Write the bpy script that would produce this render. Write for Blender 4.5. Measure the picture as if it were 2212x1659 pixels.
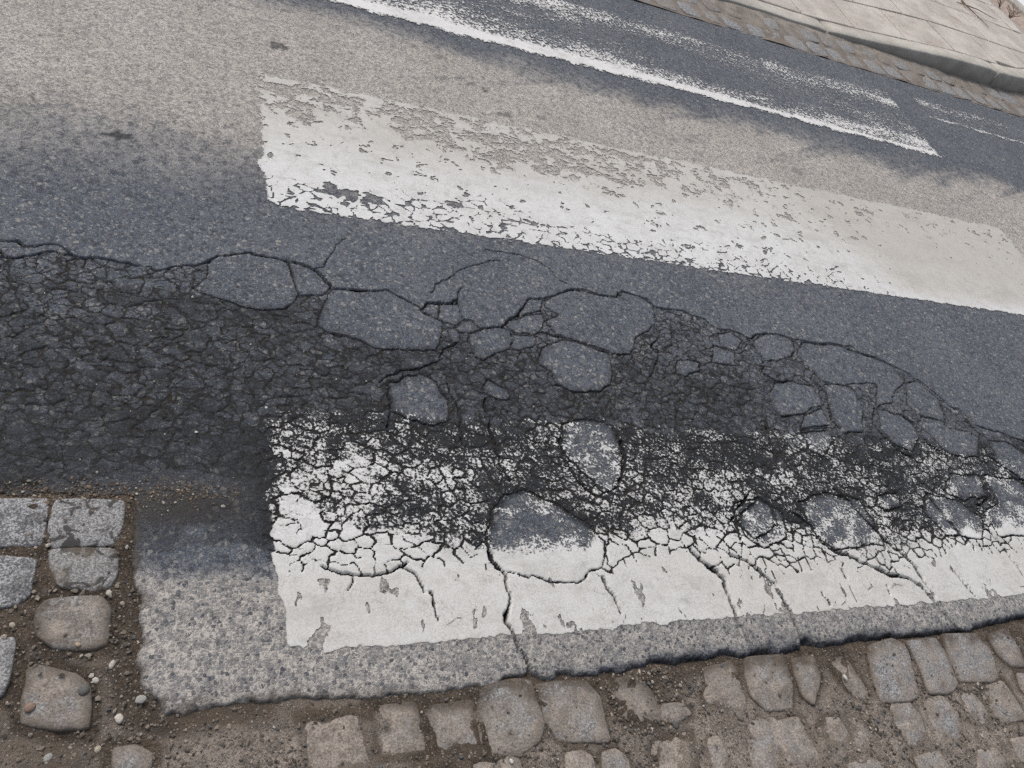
import bpy, math, random
import numpy as np
from mathutils import Matrix, Vector

# ------------------------------------------------------------------ camera, sky, sun, exposure
for o in list(bpy.data.objects):
    bpy.data.objects.remove(o)
scene = bpy.context.scene
col = scene.collection
cam_data = bpy.data.cameras.new('camera')
cam = bpy.data.objects.new('camera', cam_data)
col.objects.link(cam)
cam.matrix_world = Matrix(((0.91115091, -0.05758916, -0.4080288, -0.22782),
                           (-0.21032839, 0.7864935, -0.58068059, -1.75362),
                           (0.3543529, 0.61490769, 0.70450163, 1.43470),
                           (0, 0, 0, 1)))
cam_data.sensor_fit = 'HORIZONTAL'
cam_data.sensor_width = 36.0
cam_data.lens = 27.77
cam_data.clip_start = 0.02
cam_data.clip_end = 500
scene.camera = cam
scene.render.resolution_x = 1024
scene.render.resolution_y = 768

SUN_EL, SUN_AZ = math.radians(52), math.radians(-25)     # azimuth measured from +Y towards +X
world = bpy.data.worlds.new('World')
scene.world = world
world.use_nodes = True
wn = world.node_tree
sky = wn.nodes.new('ShaderNodeTexSky')
sky.sky_type = 'NISHITA'
sky.sun_disc = False
sky.sun_elevation = SUN_EL
sky.sun_rotation = SUN_AZ
sky.dust_density = 4.0
sky.air_density = 1.0
sky.ozone_density = 0.6
hs_ = wn.nodes.new('ShaderNodeHueSaturation')          # thin overcast: the blue of the clear sky is veiled
hs_.inputs['Saturation'].default_value = 0.42
wn.links.new(sky.outputs[0], hs_.inputs['Color'])
wn.links.new(hs_.outputs[0], wn.nodes['Background'].inputs[0])
wn.nodes['Background'].inputs[1].default_value = 0.10
sun_data = bpy.data.lights.new('sun', 'SUN')
sun_data.energy = 1.0
sun_data.angle = math.radians(28)
sun_data.color = (1.0, 0.93, 0.84)
sun = bpy.data.objects.new('sun', sun_data)
col.objects.link(sun)
sd = Vector((math.sin(SUN_AZ) * math.cos(SUN_EL), math.cos(SUN_AZ) * math.cos(SUN_EL), math.sin(SUN_EL)))
sun.rotation_euler = sd.to_track_quat('Z', 'Y').to_euler()
sun.location = sd * 20
scene.view_settings.view_transform = 'Standard'
scene.view_settings.look = 'None'
scene.view_settings.gamma = 1.0
scene.view_settings.use_curve_mapping = False
scene.view_settings.exposure = 0.45

scene.render.engine = 'CYCLES'
scene.cycles.use_denoising = False                 # keep the fine grain of the stone
scene.render.filter_size = 1.15
scene.cycles.max_bounces = 4
scene.cycles.diffuse_bounces = 3
scene.cycles.glossy_bounces = 1
scene.cycles.transparent_max_bounces = 6

random.seed(7)
rng = np.random.default_rng(11)

# ------------------------------------------------------------------ surveyed outlines, millimetres on the ground
M1_MM = [[-576,-297],[-558,-299],[-521,-295],[-478,-277],[-432,-279],[-398,-283],[-374,-274],[-329,-276],[-306,-277],[-286,-284],[-256,-278],[-248,-291],[-226,-282],[-213,-270],[-189,-264],[-165,-265],[-137,-248],[-112,-222],[-76,-213],[-43,-200],[-16,-205],[29,-201],[68,-209],[118,-227],[148,-248],[162,-271],[165,-287],[183,-287],[208,-284],[240,-291],[277,-285],[303,-278],[334,-305],[357,-319],[385,-335],[408,-306],[447,-299],[479,-293],[507,-286],[503,-310],[504,-350],[526,-353],[541,-368],[553,-387],[579,-384],[618,-374],[647,-347],[677,-323],[699,-290],[737,-254],[776,-240],[818,-218],[860,-196],[896,-180],[940,-177],[992,-186],[1046,-192],[1055,-174],[1083,-166],[1113,-179],[1160,-192],[1178,-220],[1216,-228],[1288,-222],[1329,-241],[1361,-250],[1390,-284],[1439,-285],[1471,-298],[1499,-318],[1532,-303],[1592,-288],[1646,-285],[1679,-299],[1729,-307],[1783,-308],[1849,-305],[1915,-302],[1955,-308],[1985,-330],[2042,-346],[2091,-363],[2130,-384],[2169,-405],[2186,-435],[2217,-468],[2239,-500],[2256,-530],[2280,-558],[2314,-557],[2327,-589],[2352,-628],[2401,-645],[2468,-662],[2540,-686],[2732,-746]]
LOW_MM = [[2310,-1151],[2172,-1091],[2078,-1106],[1951,-1084],[1884,-1071],[1803,-1097],[1687,-1126],[1637,-1156],[1573,-1149],[1514,-1127],[1485,-1141],[1423,-1126],[1376,-1118],[1292,-1135],[1228,-1142],[1189,-1150],[1130,-1142],[1075,-1140],[1040,-1119],[1015,-1113],[985,-1083],[960,-1054],[873,-1065],[805,-1072],[754,-1088],[710,-1107],[687,-1105],[642,-1100],[609,-1103],[582,-1118],[548,-1112],[510,-1106],[482,-1100],[457,-1096],[424,-1084],[398,-1083],[372,-1066],[339,-1071],[297,-1079],[247,-1064],[228,-1076],[200,-1082],[153,-1084],[109,-1074],[87,-1064],[67,-1072],[37,-1073],[5,-1067],[-16,-1039],[-26,-955],[-35,-867],[-139,-838],[-271,-849],[-391,-874],[-475,-890],[-515,-894]]
P_MM = [[[-137,-254],[-112,-225],[-43,-201],[29,-202],[60,-211],[67,-261],[80,-319],[68,-353],[49,-376],[-6,-394],[-70,-387],[-119,-368],[-172,-346],[-140,-310],[-131,-287]],[[69,-260],[64,-213],[118,-230],[152,-256],[165,-287],[139,-319],[81,-330]],[[167,-293],[208,-285],[277,-286],[303,-281],[357,-320],[384,-336],[425,-355],[443,-375],[430,-425],[406,-470],[331,-483],[267,-479],[216,-454],[177,-450],[133,-443],[119,-424],[129,-381],[148,-342],[154,-314]],[[385,-335],[408,-309],[447,-301],[436,-336],[424,-360],[392,-342]],[[446,-304],[504,-293],[502,-351],[473,-377],[448,-371],[427,-354]],[[474,-382],[507,-358],[526,-356],[551,-387],[516,-405],[495,-402]],[[453,-390],[481,-381],[490,-402],[480,-436],[458,-441],[454,-412]],[[516,-408],[553,-390],[617,-376],[646,-385],[639,-425],[626,-448],[569,-473],[531,-487],[510,-481],[505,-428]],[[634,-363],[697,-320],[759,-306],[769,-323],[741,-374],[675,-390],[649,-381]],[[696,-294],[736,-258],[780,-242],[767,-293],[708,-313],[682,-322]],[[830,-210],[895,-184],[991,-190],[1045,-195],[1081,-170],[1158,-196],[1177,-223],[1144,-296],[1100,-339],[1055,-357],[1038,-389],[1006,-434],[946,-428],[906,-409],[848,-397],[790,-374],[768,-329],[816,-299],[782,-273],[791,-241]],[[731,-432],[793,-400],[847,-400],[938,-434],[935,-492],[916,-549],[858,-574],[780,-580],[735,-557],[735,-525],[708,-484]],[[647,-390],[674,-396],[723,-387],[711,-417],[667,-444],[626,-451],[641,-424]],[[273,-591],[319,-568],[352,-558],[389,-578],[404,-610],[425,-628],[415,-694],[368,-710],[324,-699],[271,-674],[266,-624]],[[532,-547],[559,-560],[593,-583],[591,-613],[562,-624],[529,-602],[522,-573]],[[714,-677],[785,-666],[877,-684],[883,-750],[833,-875],[780,-895],[725,-823],[685,-756]],[[466,-937],[509,-899],[558,-889],[634,-920],[704,-976],[740,-1019],[715,-1077],[637,-1118],[560,-1111],[450,-1088],[434,-1039],[438,-995]],[[1149,-970],[1160,-929],[1251,-902],[1301,-958],[1277,-1033],[1185,-1063],[1146,-1023]],[[1377,-923],[1504,-894],[1614,-917],[1619,-991],[1607,-1062],[1432,-1070],[1383,-1015]],[[1476,-538],[1518,-493],[1581,-482],[1654,-501],[1675,-543],[1670,-574],[1618,-586],[1570,-615],[1474,-635],[1451,-599]],[[1507,-327],[1590,-291],[1644,-289],[1698,-314],[1656,-379],[1569,-406],[1516,-411],[1503,-360]],[[1730,-317],[1911,-309],[1983,-334],[2089,-366],[2121,-440],[2034,-500],[1994,-549],[1917,-579],[1977,-478],[1877,-479],[1814,-490],[1734,-476],[1686,-409],[1678,-363]],[[1733,-489],[1811,-483],[1852,-506],[1845,-583],[1795,-670],[1697,-679],[1684,-621],[1708,-553]],[[2124,-447],[2181,-443],[2211,-475],[2237,-534],[2185,-622],[2153,-604],[2085,-595],[2063,-564],[2087,-510]],[[1912,-585],[1997,-606],[2022,-642],[2015,-691],[1942,-753],[1883,-719],[1880,-654]],[[2096,-601],[2163,-610],[2185,-641],[2278,-650],[2297,-694],[2260,-757],[2168,-759],[2086,-731],[2072,-683],[2054,-628]],[[2345,-692],[2441,-702],[2492,-739],[2537,-813],[2404,-869],[2352,-840],[2328,-768]],[[1388,-300],[1441,-294],[1467,-331],[1415,-376],[1364,-368]],[[1181,-441],[1255,-441],[1248,-471],[1191,-500],[1161,-490]],[[1335,-371],[1405,-383],[1390,-441],[1337,-440],[1294,-431]],[[1567,-621],[1663,-587],[1656,-652],[1537,-675]],[[1529,-689],[1635,-676],[1637,-716],[1559,-773],[1514,-747]],[[1897,-901],[2007,-914],[2080,-978],[2016,-1045],[1873,-1035],[1840,-957]],[[2058,-828],[2188,-826],[2164,-907],[2049,-924],[1978,-888]],[[2215,-826],[2389,-852],[2359,-1008],[2222,-1037],[2107,-1034],[2095,-959],[2187,-921]],[[1690,-913],[1780,-901],[1765,-944],[1691,-955],[1667,-937]],[[1141,-987],[1241,-907],[1270,-924],[1261,-989],[1177,-1035]]]
K_MM = [[9,[[435,-1042],[440,-1076],[457,-1098],[450,-1110],[454,-1131],[460,-1147],[440,-1174],[438,-1193],[451,-1214],[458,-1237],[460,-1256],[465,-1275],[475,-1294],[467,-1315]]],[6,[[710,-1107],[711,-1131],[726,-1158],[726,-1188]]],[7,[[962,-1049],[985,-1083],[1015,-1113],[1026,-1137],[1020,-1169],[1027,-1206],[1025,-1233]]],[3,[[1025,-1233],[1034,-1268],[1034,-1302]]],[7,[[1067,-1072],[1108,-1093],[1137,-1128],[1173,-1159],[1178,-1192],[1177,-1215],[1185,-1243]]],[4,[[1185,-1243],[1187,-1271],[1185,-1306]]],[7,[[1423,-1073],[1467,-1096],[1516,-1124],[1574,-1148],[1640,-1161],[1672,-1194],[1687,-1231]]],[4,[[1687,-1231],[1707,-1278],[1734,-1315]]],[6,[[1655,-1081],[1687,-1126],[1690,-1179],[1698,-1216]]],[7,[[2054,-1009],[2080,-1046],[2096,-1095],[2101,-1136],[2108,-1183],[2124,-1246]]],[6,[[87,-1064],[109,-1074],[153,-1084],[200,-1082],[228,-1076],[247,-1064]]],[4,[[231,-1070],[259,-1090],[268,-1109],[272,-1122]]],[3,[[288,-1123],[290,-1144],[292,-1172],[296,-1181]]],[3,[[136,-1085],[136,-1097],[128,-1111]]],[4,[[1420,-1131],[1423,-1156]]],[3,[[1824,-1148],[1839,-1203],[1848,-1220]]],[2.5,[[1414,-1181],[1409,-1220]]],[2.5,[[1318,-1186],[1320,-1224]]],[2.5,[[1540,-1177],[1537,-1202]]],[2.4,[[430,-268],[440,-261],[453,-235],[479,-213],[521,-185],[565,-152],[603,-130],[657,-108]]],[2.2,[[631,-66],[691,-65],[742,-69],[796,-83],[825,-112],[850,-155],[872,-171]]],[2.5,[[507,-286],[516,-265],[534,-241]]],[2.2,[[118,-227],[151,-210],[170,-168],[182,-124],[211,-94]]],[3.5,[[-581,-241],[-566,-245],[-534,-242],[-511,-258],[-485,-250],[-460,-248],[-441,-260],[-426,-278]]],[2.5,[[-561,-275],[-544,-294]]],[2.5,[[-196,-269],[-188,-292],[-188,-312]]],[3,[[270,-591],[263,-629],[270,-665],[254,-719]]],[4,[[522,-617],[517,-661],[519,-689],[510,-731],[516,-798],[518,-824],[527,-858]]],[3,[[425,-580],[431,-618],[448,-655],[446,-711],[426,-757]]],[4,[[689,-724],[686,-785],[699,-830],[721,-874],[747,-900]]],[4,[[888,-731],[878,-789],[841,-855]]],[3,[[418,-500],[354,-541],[305,-555],[251,-583]]],[3.5,[[405,-501],[427,-468],[480,-436]]],[3.5,[[786,-241],[762,-294],[769,-323],[741,-374],[775,-376],[819,-394]]],[3,[[1147,-302],[1137,-360],[1090,-396],[1121,-417],[1053,-511]]],[3,[[1206,-315],[1185,-380],[1140,-409]]],[3,[[1687,-322],[1651,-399]]],[3.5,[[2245,-534],[2218,-568],[2187,-628]]],[4,[[1490,-322],[1503,-360],[1516,-411],[1480,-458],[1515,-487],[1574,-482]]],[4.5,[[1695,-486],[1714,-522],[1697,-572],[1673,-634],[1701,-674]]],[4,[[1638,-471],[1670,-506],[1681,-555],[1689,-597]]],[4,[[1855,-512],[1845,-583],[1795,-670]]],[5,[[1898,-586],[1853,-643],[1871,-708],[1891,-748],[1926,-776]]],[6,[[1997,-606],[2034,-635],[2027,-685],[2036,-721],[2087,-749]]],[7,[[2311,-610],[2332,-661],[2302,-706],[2307,-756],[2344,-804],[2391,-840],[2438,-875]]],[5,[[1394,-675],[1386,-724],[1375,-778]]],[3,[[1475,-632],[1570,-615]]],[3,[[1528,-681],[1642,-664]]],[6,[[1897,-901],[1919,-976],[1939,-1061]]],[6,[[1344,-952],[1383,-997],[1403,-1051],[1423,-1073]]],[5,[[1530,-883],[1564,-919],[1590,-978],[1616,-1035],[1655,-1081]]],[4,[[1222,-895],[1137,-971],[1125,-1033]]],[5,[[2197,-826],[2173,-907],[2086,-940],[2059,-1003]]]]
EDGE_MM = [[-579,-909],[-513,-909],[-472,-909],[-393,-903],[-343,-907],[-270,-909],[-262,-990],[-261,-1048],[-248,-1118],[-244,-1190],[-249,-1226],[-238,-1273],[-215,-1298],[-198,-1317],[-170,-1325],[-143,-1318],[-74,-1313],[-29,-1323],[16,-1317],[97,-1322],[116,-1326],[180,-1321],[284,-1322],[376,-1325],[435,-1319],[468,-1313],[497,-1326],[535,-1319],[598,-1318],[691,-1315],[757,-1308],[826,-1318],[916,-1313],[958,-1309],[1026,-1318],[1070,-1314],[1161,-1317],[1206,-1308],[1307,-1313],[1407,-1310],[1494,-1312],[1626,-1312],[1734,-1315],[1842,-1308],[1986,-1297],[2271,-1277],[2795,-1234]]
SA_MM = [[-22,-705],[-21,-767],[-20,-846],[-15,-922],[-12,-984],[-4,-1086],[7,-1157],[13,-1227]]
SAtop_MM = [[-22,-696],[36,-678],[160,-673],[339,-680],[714,-675],[1081,-688],[1510,-693],[1977,-704],[2508,-721],[3050,-733]]
SAbot_MM = [[13,-1227],[68,-1230],[142,-1227],[258,-1227],[456,-1229],[657,-1228],[863,-1226],[1344,-1228],[2049,-1227],[2510,-1223]]
SBleft_MM = [[0,629],[4,443],[5,284],[7,156],[12,27]]
SBbot_MM = [[12,27],[45,-7],[207,-13],[379,-12],[679,-6],[1061,-7],[1360,0],[2095,6],[3171,9],[4198,14]]
SBtop_MM = [[0,629],[274,635],[464,628],[878,622],[1613,626],[2475,631],[3384,646],[3562,645]]
SBright_MM = [[3562,645],[3541,501],[3510,384],[3542,-12]]
SETT_MM = [["pale speckled",[[-498,-905],[-401,-902],[-391,-922],[-395,-962],[-395,-1001],[-483,-1002]]],["pale stained",[[-388,-910],[-377,-906],[-277,-908],[-272,-915],[-272,-960],[-277,-997],[-293,-1004],[-383,-1007],[-391,-984],[-392,-951]]],["black blotched",[[-385,-1012],[-372,-1007],[-285,-1009],[-276,-1019],[-274,-1059],[-284,-1086],[-307,-1092],[-364,-1079],[-380,-1046]]],["",[[-481,-1019],[-431,-1020],[-401,-1026],[-401,-1054],[-403,-1092],[-419,-1108],[-465,-1119]]],["",[[-388,-1116],[-378,-1104],[-327,-1099],[-295,-1102],[-279,-1122],[-279,-1154],[-280,-1187],[-305,-1194],[-358,-1188],[-388,-1162],[-392,-1137]]],["",[[-460,-1157],[-415,-1165],[-412,-1180],[-413,-1234],[-419,-1258],[-445,-1259]]],["",[[-394,-1216],[-378,-1211],[-321,-1231],[-300,-1253],[-295,-1288],[-296,-1321],[-343,-1318],[-391,-1302],[-394,-1264],[-391,-1236]]],["",[[-260,-1353],[-228,-1351],[-201,-1368],[-204,-1401],[-260,-1393]]],["",[[380,-1323],[442,-1320],[466,-1326],[467,-1362],[473,-1397],[457,-1424],[414,-1442],[358,-1431],[355,-1383],[365,-1345]]],["",[[490,-1333],[534,-1332],[588,-1339],[606,-1368],[603,-1404],[603,-1442],[545,-1435],[507,-1429],[489,-1395],[490,-1361]]],["",[[658,-1339],[714,-1333],[733,-1361],[742,-1409],[722,-1434],[673,-1419],[651,-1396],[649,-1364]]],["",[[514,-1461],[547,-1460],[563,-1473],[560,-1528],[497,-1519]]],["",[[590,-1470],[619,-1467],[638,-1483],[635,-1539],[574,-1530]]],["",[[891,-1334],[962,-1328],[971,-1341],[962,-1407],[954,-1423],[884,-1404],[863,-1397],[885,-1368]]],["",[[1011,-1326],[1113,-1327],[1099,-1389],[1079,-1431],[1014,-1428],[991,-1398],[995,-1359]]],["",[[1137,-1337],[1197,-1334],[1194,-1378],[1143,-1430],[1126,-1412],[1127,-1372]]],["",[[730,-1395],[798,-1393],[817,-1418],[776,-1431],[736,-1419]]],["",[[707,-1468],[756,-1453],[801,-1457],[802,-1487],[778,-1543],[684,-1530]]],["",[[839,-1474],[864,-1473],[868,-1512],[855,-1553],[822,-1548]]],["",[[951,-1456],[1020,-1455],[1019,-1495],[992,-1528],[980,-1579],[923,-1571],[934,-1500]]],["",[[1149,-1465],[1201,-1467],[1205,-1518],[1143,-1520],[1124,-1486]]],["",[[1390,-1329],[1469,-1319],[1490,-1342],[1477,-1391],[1459,-1442],[1429,-1449],[1352,-1444],[1357,-1405],[1368,-1368]]],["",[[1518,-1328],[1614,-1327],[1622,-1364],[1606,-1434],[1567,-1446],[1508,-1440],[1521,-1382]]],["",[[1660,-1320],[1759,-1327],[1777,-1371],[1756,-1430],[1727,-1435],[1634,-1424],[1640,-1376]]],["",[[1825,-1329],[1893,-1320],[1903,-1358],[1886,-1411],[1838,-1407],[1817,-1369]]],["",[[1614,-1458],[1655,-1465],[1664,-1519],[1625,-1530],[1596,-1494]]],["",[[1360,-1457],[1425,-1454],[1436,-1499],[1423,-1544],[1366,-1547],[1360,-1502]]],["",[[1477,-1467],[1537,-1460],[1561,-1501],[1534,-1558],[1465,-1554]]],["",[[1691,-1579],[1739,-1578],[1776,-1612],[1732,-1654],[1681,-1642]]],["",[[1562,-1587],[1620,-1590],[1627,-1617],[1592,-1649],[1523,-1639]]],["",[[1253,-1333],[1298,-1342],[1315,-1423],[1301,-1434],[1272,-1426],[1247,-1370]]],["",[[1217,-1479],[1261,-1475],[1278,-1504],[1275,-1544],[1207,-1540]]],["",[[1845,-1433],[1896,-1443],[1896,-1497],[1841,-1502],[1829,-1469]]],["",[[1971,-1322],[2054,-1316],[2046,-1388],[1971,-1405],[1945,-1379]]]]
PEB_MM = {"cream":[[-254,-1310],17,[0.62,0.58,0.5]],"yellow":[[-281,-1352],13,[0.45,0.41,0.26]],"bluegrey":[[-347,-1358],15,[0.3,0.34,0.36]],"slate":[[-308,-1261],20,[0.12,0.14,0.15]],"white_oval":[[1262,-1388],11,[0.7,0.7,0.7]],"dark_right":[[772,-1435],17,[0.1,0.12,0.13]],"chip":[[935,-1437],20,[0.22,0.19,0.16]],"disc":[[-224,-1284],17,[0.33,0.36,0.36]],"orange":[[633,-1400],10,[0.45,0.25,0.15]],"halfwhite":[[397,-1459],11,[0.6,0.62,0.65]],"sand":[[-285,-1095],13,[0.5,0.47,0.38]],"amber":[[-324,-1185],10,[0.5,0.36,0.16]],"ochre":[[-422,-1144],11,[0.42,0.36,0.25]],"rust":[[-380,-1280],17,[0.38,0.18,0.1]],"pale":[[-293,-1243],13,[0.5,0.52,0.5]],"long":[[-271,-1221],14,[0.5,0.46,0.42]]}
def M(a):
    return np.array(a, float) / 1000.0

# ------------------------------------------------------------------ numeric helpers
def smooth(a, b, x):
    t = np.clip((x - a) / (b - a), 0, 1)
    return t * t * (3 - 2 * t)

def _hash(ix, iy, seed):
    h = (ix.astype(np.int64) * 374761393 + iy.astype(np.int64) * 668265263 + seed * 974711) & 0xFFFFFFFF
    h = ((h ^ (h >> 13)) * 1274126177) & 0xFFFFFFFF
    h = h ^ (h >> 16)
    return (h & 0xFFFFFF) / float(0xFFFFFF)

def vnoise(x, y, seed=0):
    ix = np.floor(x); iy = np.floor(y)
    fx = x - ix; fy = y - iy
    ux = fx * fx * fx * (fx * (fx * 6 - 15) + 10); uy = fy * fy * fy * (fy * (fy * 6 - 15) + 10)
    a = _hash(ix, iy, seed); b = _hash(ix + 1, iy, seed); c = _hash(ix, iy + 1, seed); d = _hash(ix + 1, iy + 1, seed)
    return (a + (b - a) * ux + (c - a) * uy + (a - b - c + d) * ux * uy) * 2 - 1

def fbm(x, y, scale, octv=3, seed=0, gain=0.5):
    """-1..1 noise; scale = size of the largest lumps in metres"""
    s = 0; amp = 1.0; tot = 0
    f = 1.0 / scale
    for k in range(octv):
        cs, sn = math.cos(0.7 * k + 0.4), math.sin(0.7 * k + 0.4)
        s = s + amp * vnoise((x * cs - y * sn) * f + 17.3 * k, (x * sn + y * cs) * f - 9.1 * k, seed + k * 31)
        tot += amp; amp *= gain; f *= 2.03
    return s / tot * 1.4

def worley(x, y, scale, seed=0, jit=0.9):
    """returns F1, border distance, cell id, all metric"""
    u = x / scale; v = y / scale
    iu = np.floor(u); iv = np.floor(v)
    d1 = np.full(u.shape, 9.0); d2 = np.full(u.shape, 9.0); ident = np.zeros(u.shape)
    for a in (-1, 0, 1):
        for b in (-1, 0, 1):
            cu = iu + a; cv = iv + b
            px = cu + 0.5 + jit * (_hash(cu, cv, seed) - 0.5); py = cv + 0.5 + jit * (_hash(cu, cv, seed + 5) - 0.5)
            d = np.hypot(u - px, v - py)
            near = d < d1
            d2 = np.where(near, d1, np.minimum(d2, d))
            ident = np.where(near, _hash(cu, cv, seed + 9), ident)
            d1 = np.where(near, d, d1)
    return d1 * scale, (d2 - d1) * 0.5 * scale, ident

def in_poly(x, y, poly):
    r = np.zeros(x.shape, bool)
    n = len(poly)
    for i in range(n):
        x0, y0 = poly[i]; x1, y1 = poly[(i + 1) % n]
        if y0 == y1:
            continue
        c = ((y0 > y) != (y1 > y)) & (x < (x1 - x0) * (y - y0) / (y1 - y0) + x0)
        r ^= c
    return r

def seg_d(x, y, p, q):
    dx, dy = q[0] - p[0], q[1] - p[1]
    l2 = dx * dx + dy * dy + 1e-12
    t = np.clip(((x - p[0]) * dx + (y - p[1]) * dy) / l2, 0, 1)
    return np.hypot(x - p[0] - t * dx, y - p[1] - t * dy)

def poly_d(x, y, pts, closed=False):
    d = np.full(x.shape, 9.0)
    n = len(pts)
    for i in range(n if closed else n - 1):
        d = np.minimum(d, seg_d(x, y, pts[i], pts[(i + 1) % n]))
    return d

def blob(x, y, cx, cy, rx, ry):
    return np.exp(-(((x - cx) / rx) ** 2 + ((y - cy) / ry) ** 2))

# ------------------------------------------------------------------ mesh helpers
def mesh_obj(name, verts, faces, mat, parent=None, attrs=None, smooth_shade=True):
    me = bpy.data.meshes.new(name)
    verts = np.asarray(verts, np.float32)
    faces = np.asarray(faces, np.int32)
    k = faces.shape[1]
    me.vertices.add(len(verts)); me.vertices.foreach_set('co', verts.ravel())
    me.loops.add(faces.size); me.loops.foreach_set('vertex_index', faces.ravel())
    me.polygons.add(len(faces))
    me.polygons.foreach_set('loop_start', np.arange(0, faces.size, k, dtype=np.int32))
    try:
        me.polygons.foreach_set('loop_total', np.full(len(faces), k, np.int32))
    except Exception:
        pass
    me.polygons.foreach_set('use_smooth', np.full(len(faces), smooth_shade, bool))
    if attrs:
        for an, av in attrs.items():
            av = np.asarray(av, np.float32)
            if av.ndim == 1:
                a = me.attributes.new(an, 'FLOAT', 'POINT'); a.data.foreach_set('value', av)
            else:
                a = me.attributes.new(an, 'FLOAT_COLOR', 'POINT')
                a.data.foreach_set('color', np.concatenate([av, np.ones((len(av), 1), np.float32)], 1).ravel())
    me.update(calc_edges=True)
    me.validate()
    me.materials.append(mat)
    o = bpy.data.objects.new(name, me)
    col.objects.link(o)
    if parent:
        o.parent = parent
    return o

def sub_mesh(name, V, F, sel, mat, parent=None, attrs=None, smooth_shade=True):
    """object from the faces F[sel] of a shared vertex pool"""
    f = F[sel]
    used, inv = np.unique(f.ravel(), return_inverse=True)
    at = {k: a[used] for k, a in attrs.items()} if attrs else None
    return mesh_obj(name, V[used], inv.reshape(f.shape), mat, parent, at, smooth_shade)

def grid_faces(nx, ny):
    i = np.arange(nx - 1)[:, None]; j = np.arange(ny - 1)[None, :]
    a = i * ny + j
    return np.stack([a, a + ny, a + ny + 1, a + 1], -1).reshape(-1, 4)

def tag(o, label=None, category=None, group=None, kind=None):
    if label: o['label'] = label
    if category: o['category'] = category
    if group: o['group'] = group
    if kind: o['kind'] = kind
    return o

# ------------------------------------------------------------------ node helper
class NT:
    def __init__(self, name):
        self.m = bpy.data.materials.new(name); self.m.use_nodes = True
        self.t = self.m.node_tree
        for n in list(self.t.nodes): self.t.nodes.remove(n)
        self.out = self.t.nodes.new('ShaderNodeOutputMaterial')
        self.geo = self.t.nodes.new('ShaderNodeNewGeometry')
        self.P = self.geo.outputs['Position']
    def put(self, sock, v):
        if isinstance(v, bpy.types.NodeSocket): self.t.links.new(v, sock)
        elif isinstance(v, (tuple, list)):
            v = tuple(v)
            if len(sock.default_value) == 4 and len(v) == 3: v = v + (1,)
            sock.default_value = v
        else: sock.default_value = v
    def math(self, op, a, b=0.0, c=0.0, clamp=False):
        n = self.t.nodes.new('ShaderNodeMath'); n.operation = op; n.use_clamp = clamp
        self.put(n.inputs[0], a); self.put(n.inputs[1], b); self.put(n.inputs[2], c)
        return n.outputs[0]
    def mix(self, f, a, b, mode='MIX'):
        n = self.t.nodes.new('ShaderNodeMix'); n.data_type = 'RGBA'; n.blend_type = mode
        self.put(n.inputs[0], f); self.put(n.inputs[6], a); self.put(n.inputs[7], b)
        return n.outputs[2]
    def ramp(self, x, a, b, lo=0.0, hi=1.0):
        n = self.t.nodes.new('ShaderNodeMapRange'); n.interpolation_type = 'SMOOTHSTEP'
        self.put(n.inputs[0], x); self.put(n.inputs[1], a); self.put(n.inputs[2], b); self.put(n.inputs[3], lo); self.put(n.inputs[4], hi)
        return n.outputs[0]
    def noise(self, scale, detail=3, rough=0.55, vec=None, dist=0.0):
        n = self.t.nodes.new('ShaderNodeTexNoise')
        self.put(n.inputs['Vector'], vec or self.P); n.inputs['Scale'].default_value = scale
        n.inputs['Detail'].default_value = detail; n.inputs['Roughness'].default_value = rough; n.inputs['Distortion'].default_value = dist
        return n.outputs[0]
    def voro(self, scale, feature='F1', vec=None, rand=1.0):
        n = self.t.nodes.new('ShaderNodeTexVoronoi'); n.feature = feature
        self.put(n.inputs['Vector'], vec or self.P); n.inputs['Scale'].default_value = scale
        n.inputs['Randomness'].default_value = rand
        return n
    def sep(self, c):
        n = self.t.nodes.new('ShaderNodeSeparateColor'); self.put(n.inputs[0], c); return n.outputs
    def attr(self, name, what='Fac'):
        n = self.t.nodes.new('ShaderNodeAttribute'); n.attribute_name = name; return n.outputs[what]
    def scalevec(self, v, s):
        n = self.t.nodes.new('ShaderNodeVectorMath'); n.operation = 'MULTIPLY'; self.put(n.inputs[0], v); n.inputs[1].default_value = s
        return n.outputs[0]
    def bump(self, h, dist, strength=1.0, normal=None):
        n = self.t.nodes.new('ShaderNodeBump'); n.inputs['Strength'].default_value = strength; n.inputs['Distance'].default_value = dist
        self.put(n.inputs['Height'], h)
        if normal is not None: self.put(n.inputs['Normal'], normal)
        return n.outputs[0]
    def finish(self, color, rough=0.85, normal=None, alpha=None, spec=0.3):
        b = self.t.nodes.new('ShaderNodeBsdfPrincipled')
        self.put(b.inputs['Base Color'], color); self.put(b.inputs['Roughness'], rough)
        b.inputs['Specular IOR Level'].default_value = spec
        if normal is not None: self.put(b.inputs['Normal'], normal)
        s = b.outputs[0]
        if alpha is not None:
            tr = self.t.nodes.new('ShaderNodeBsdfTransparent'); mx = self.t.nodes.new('ShaderNodeMixShader')
            self.put(mx.inputs[0], alpha); self.t.links.new(tr.outputs[0], mx.inputs[1]); self.t.links.new(s, mx.inputs[2])
            s = mx.outputs[0]
        self.t.links.new(s, self.out.inputs[0])
        return self.m

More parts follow.
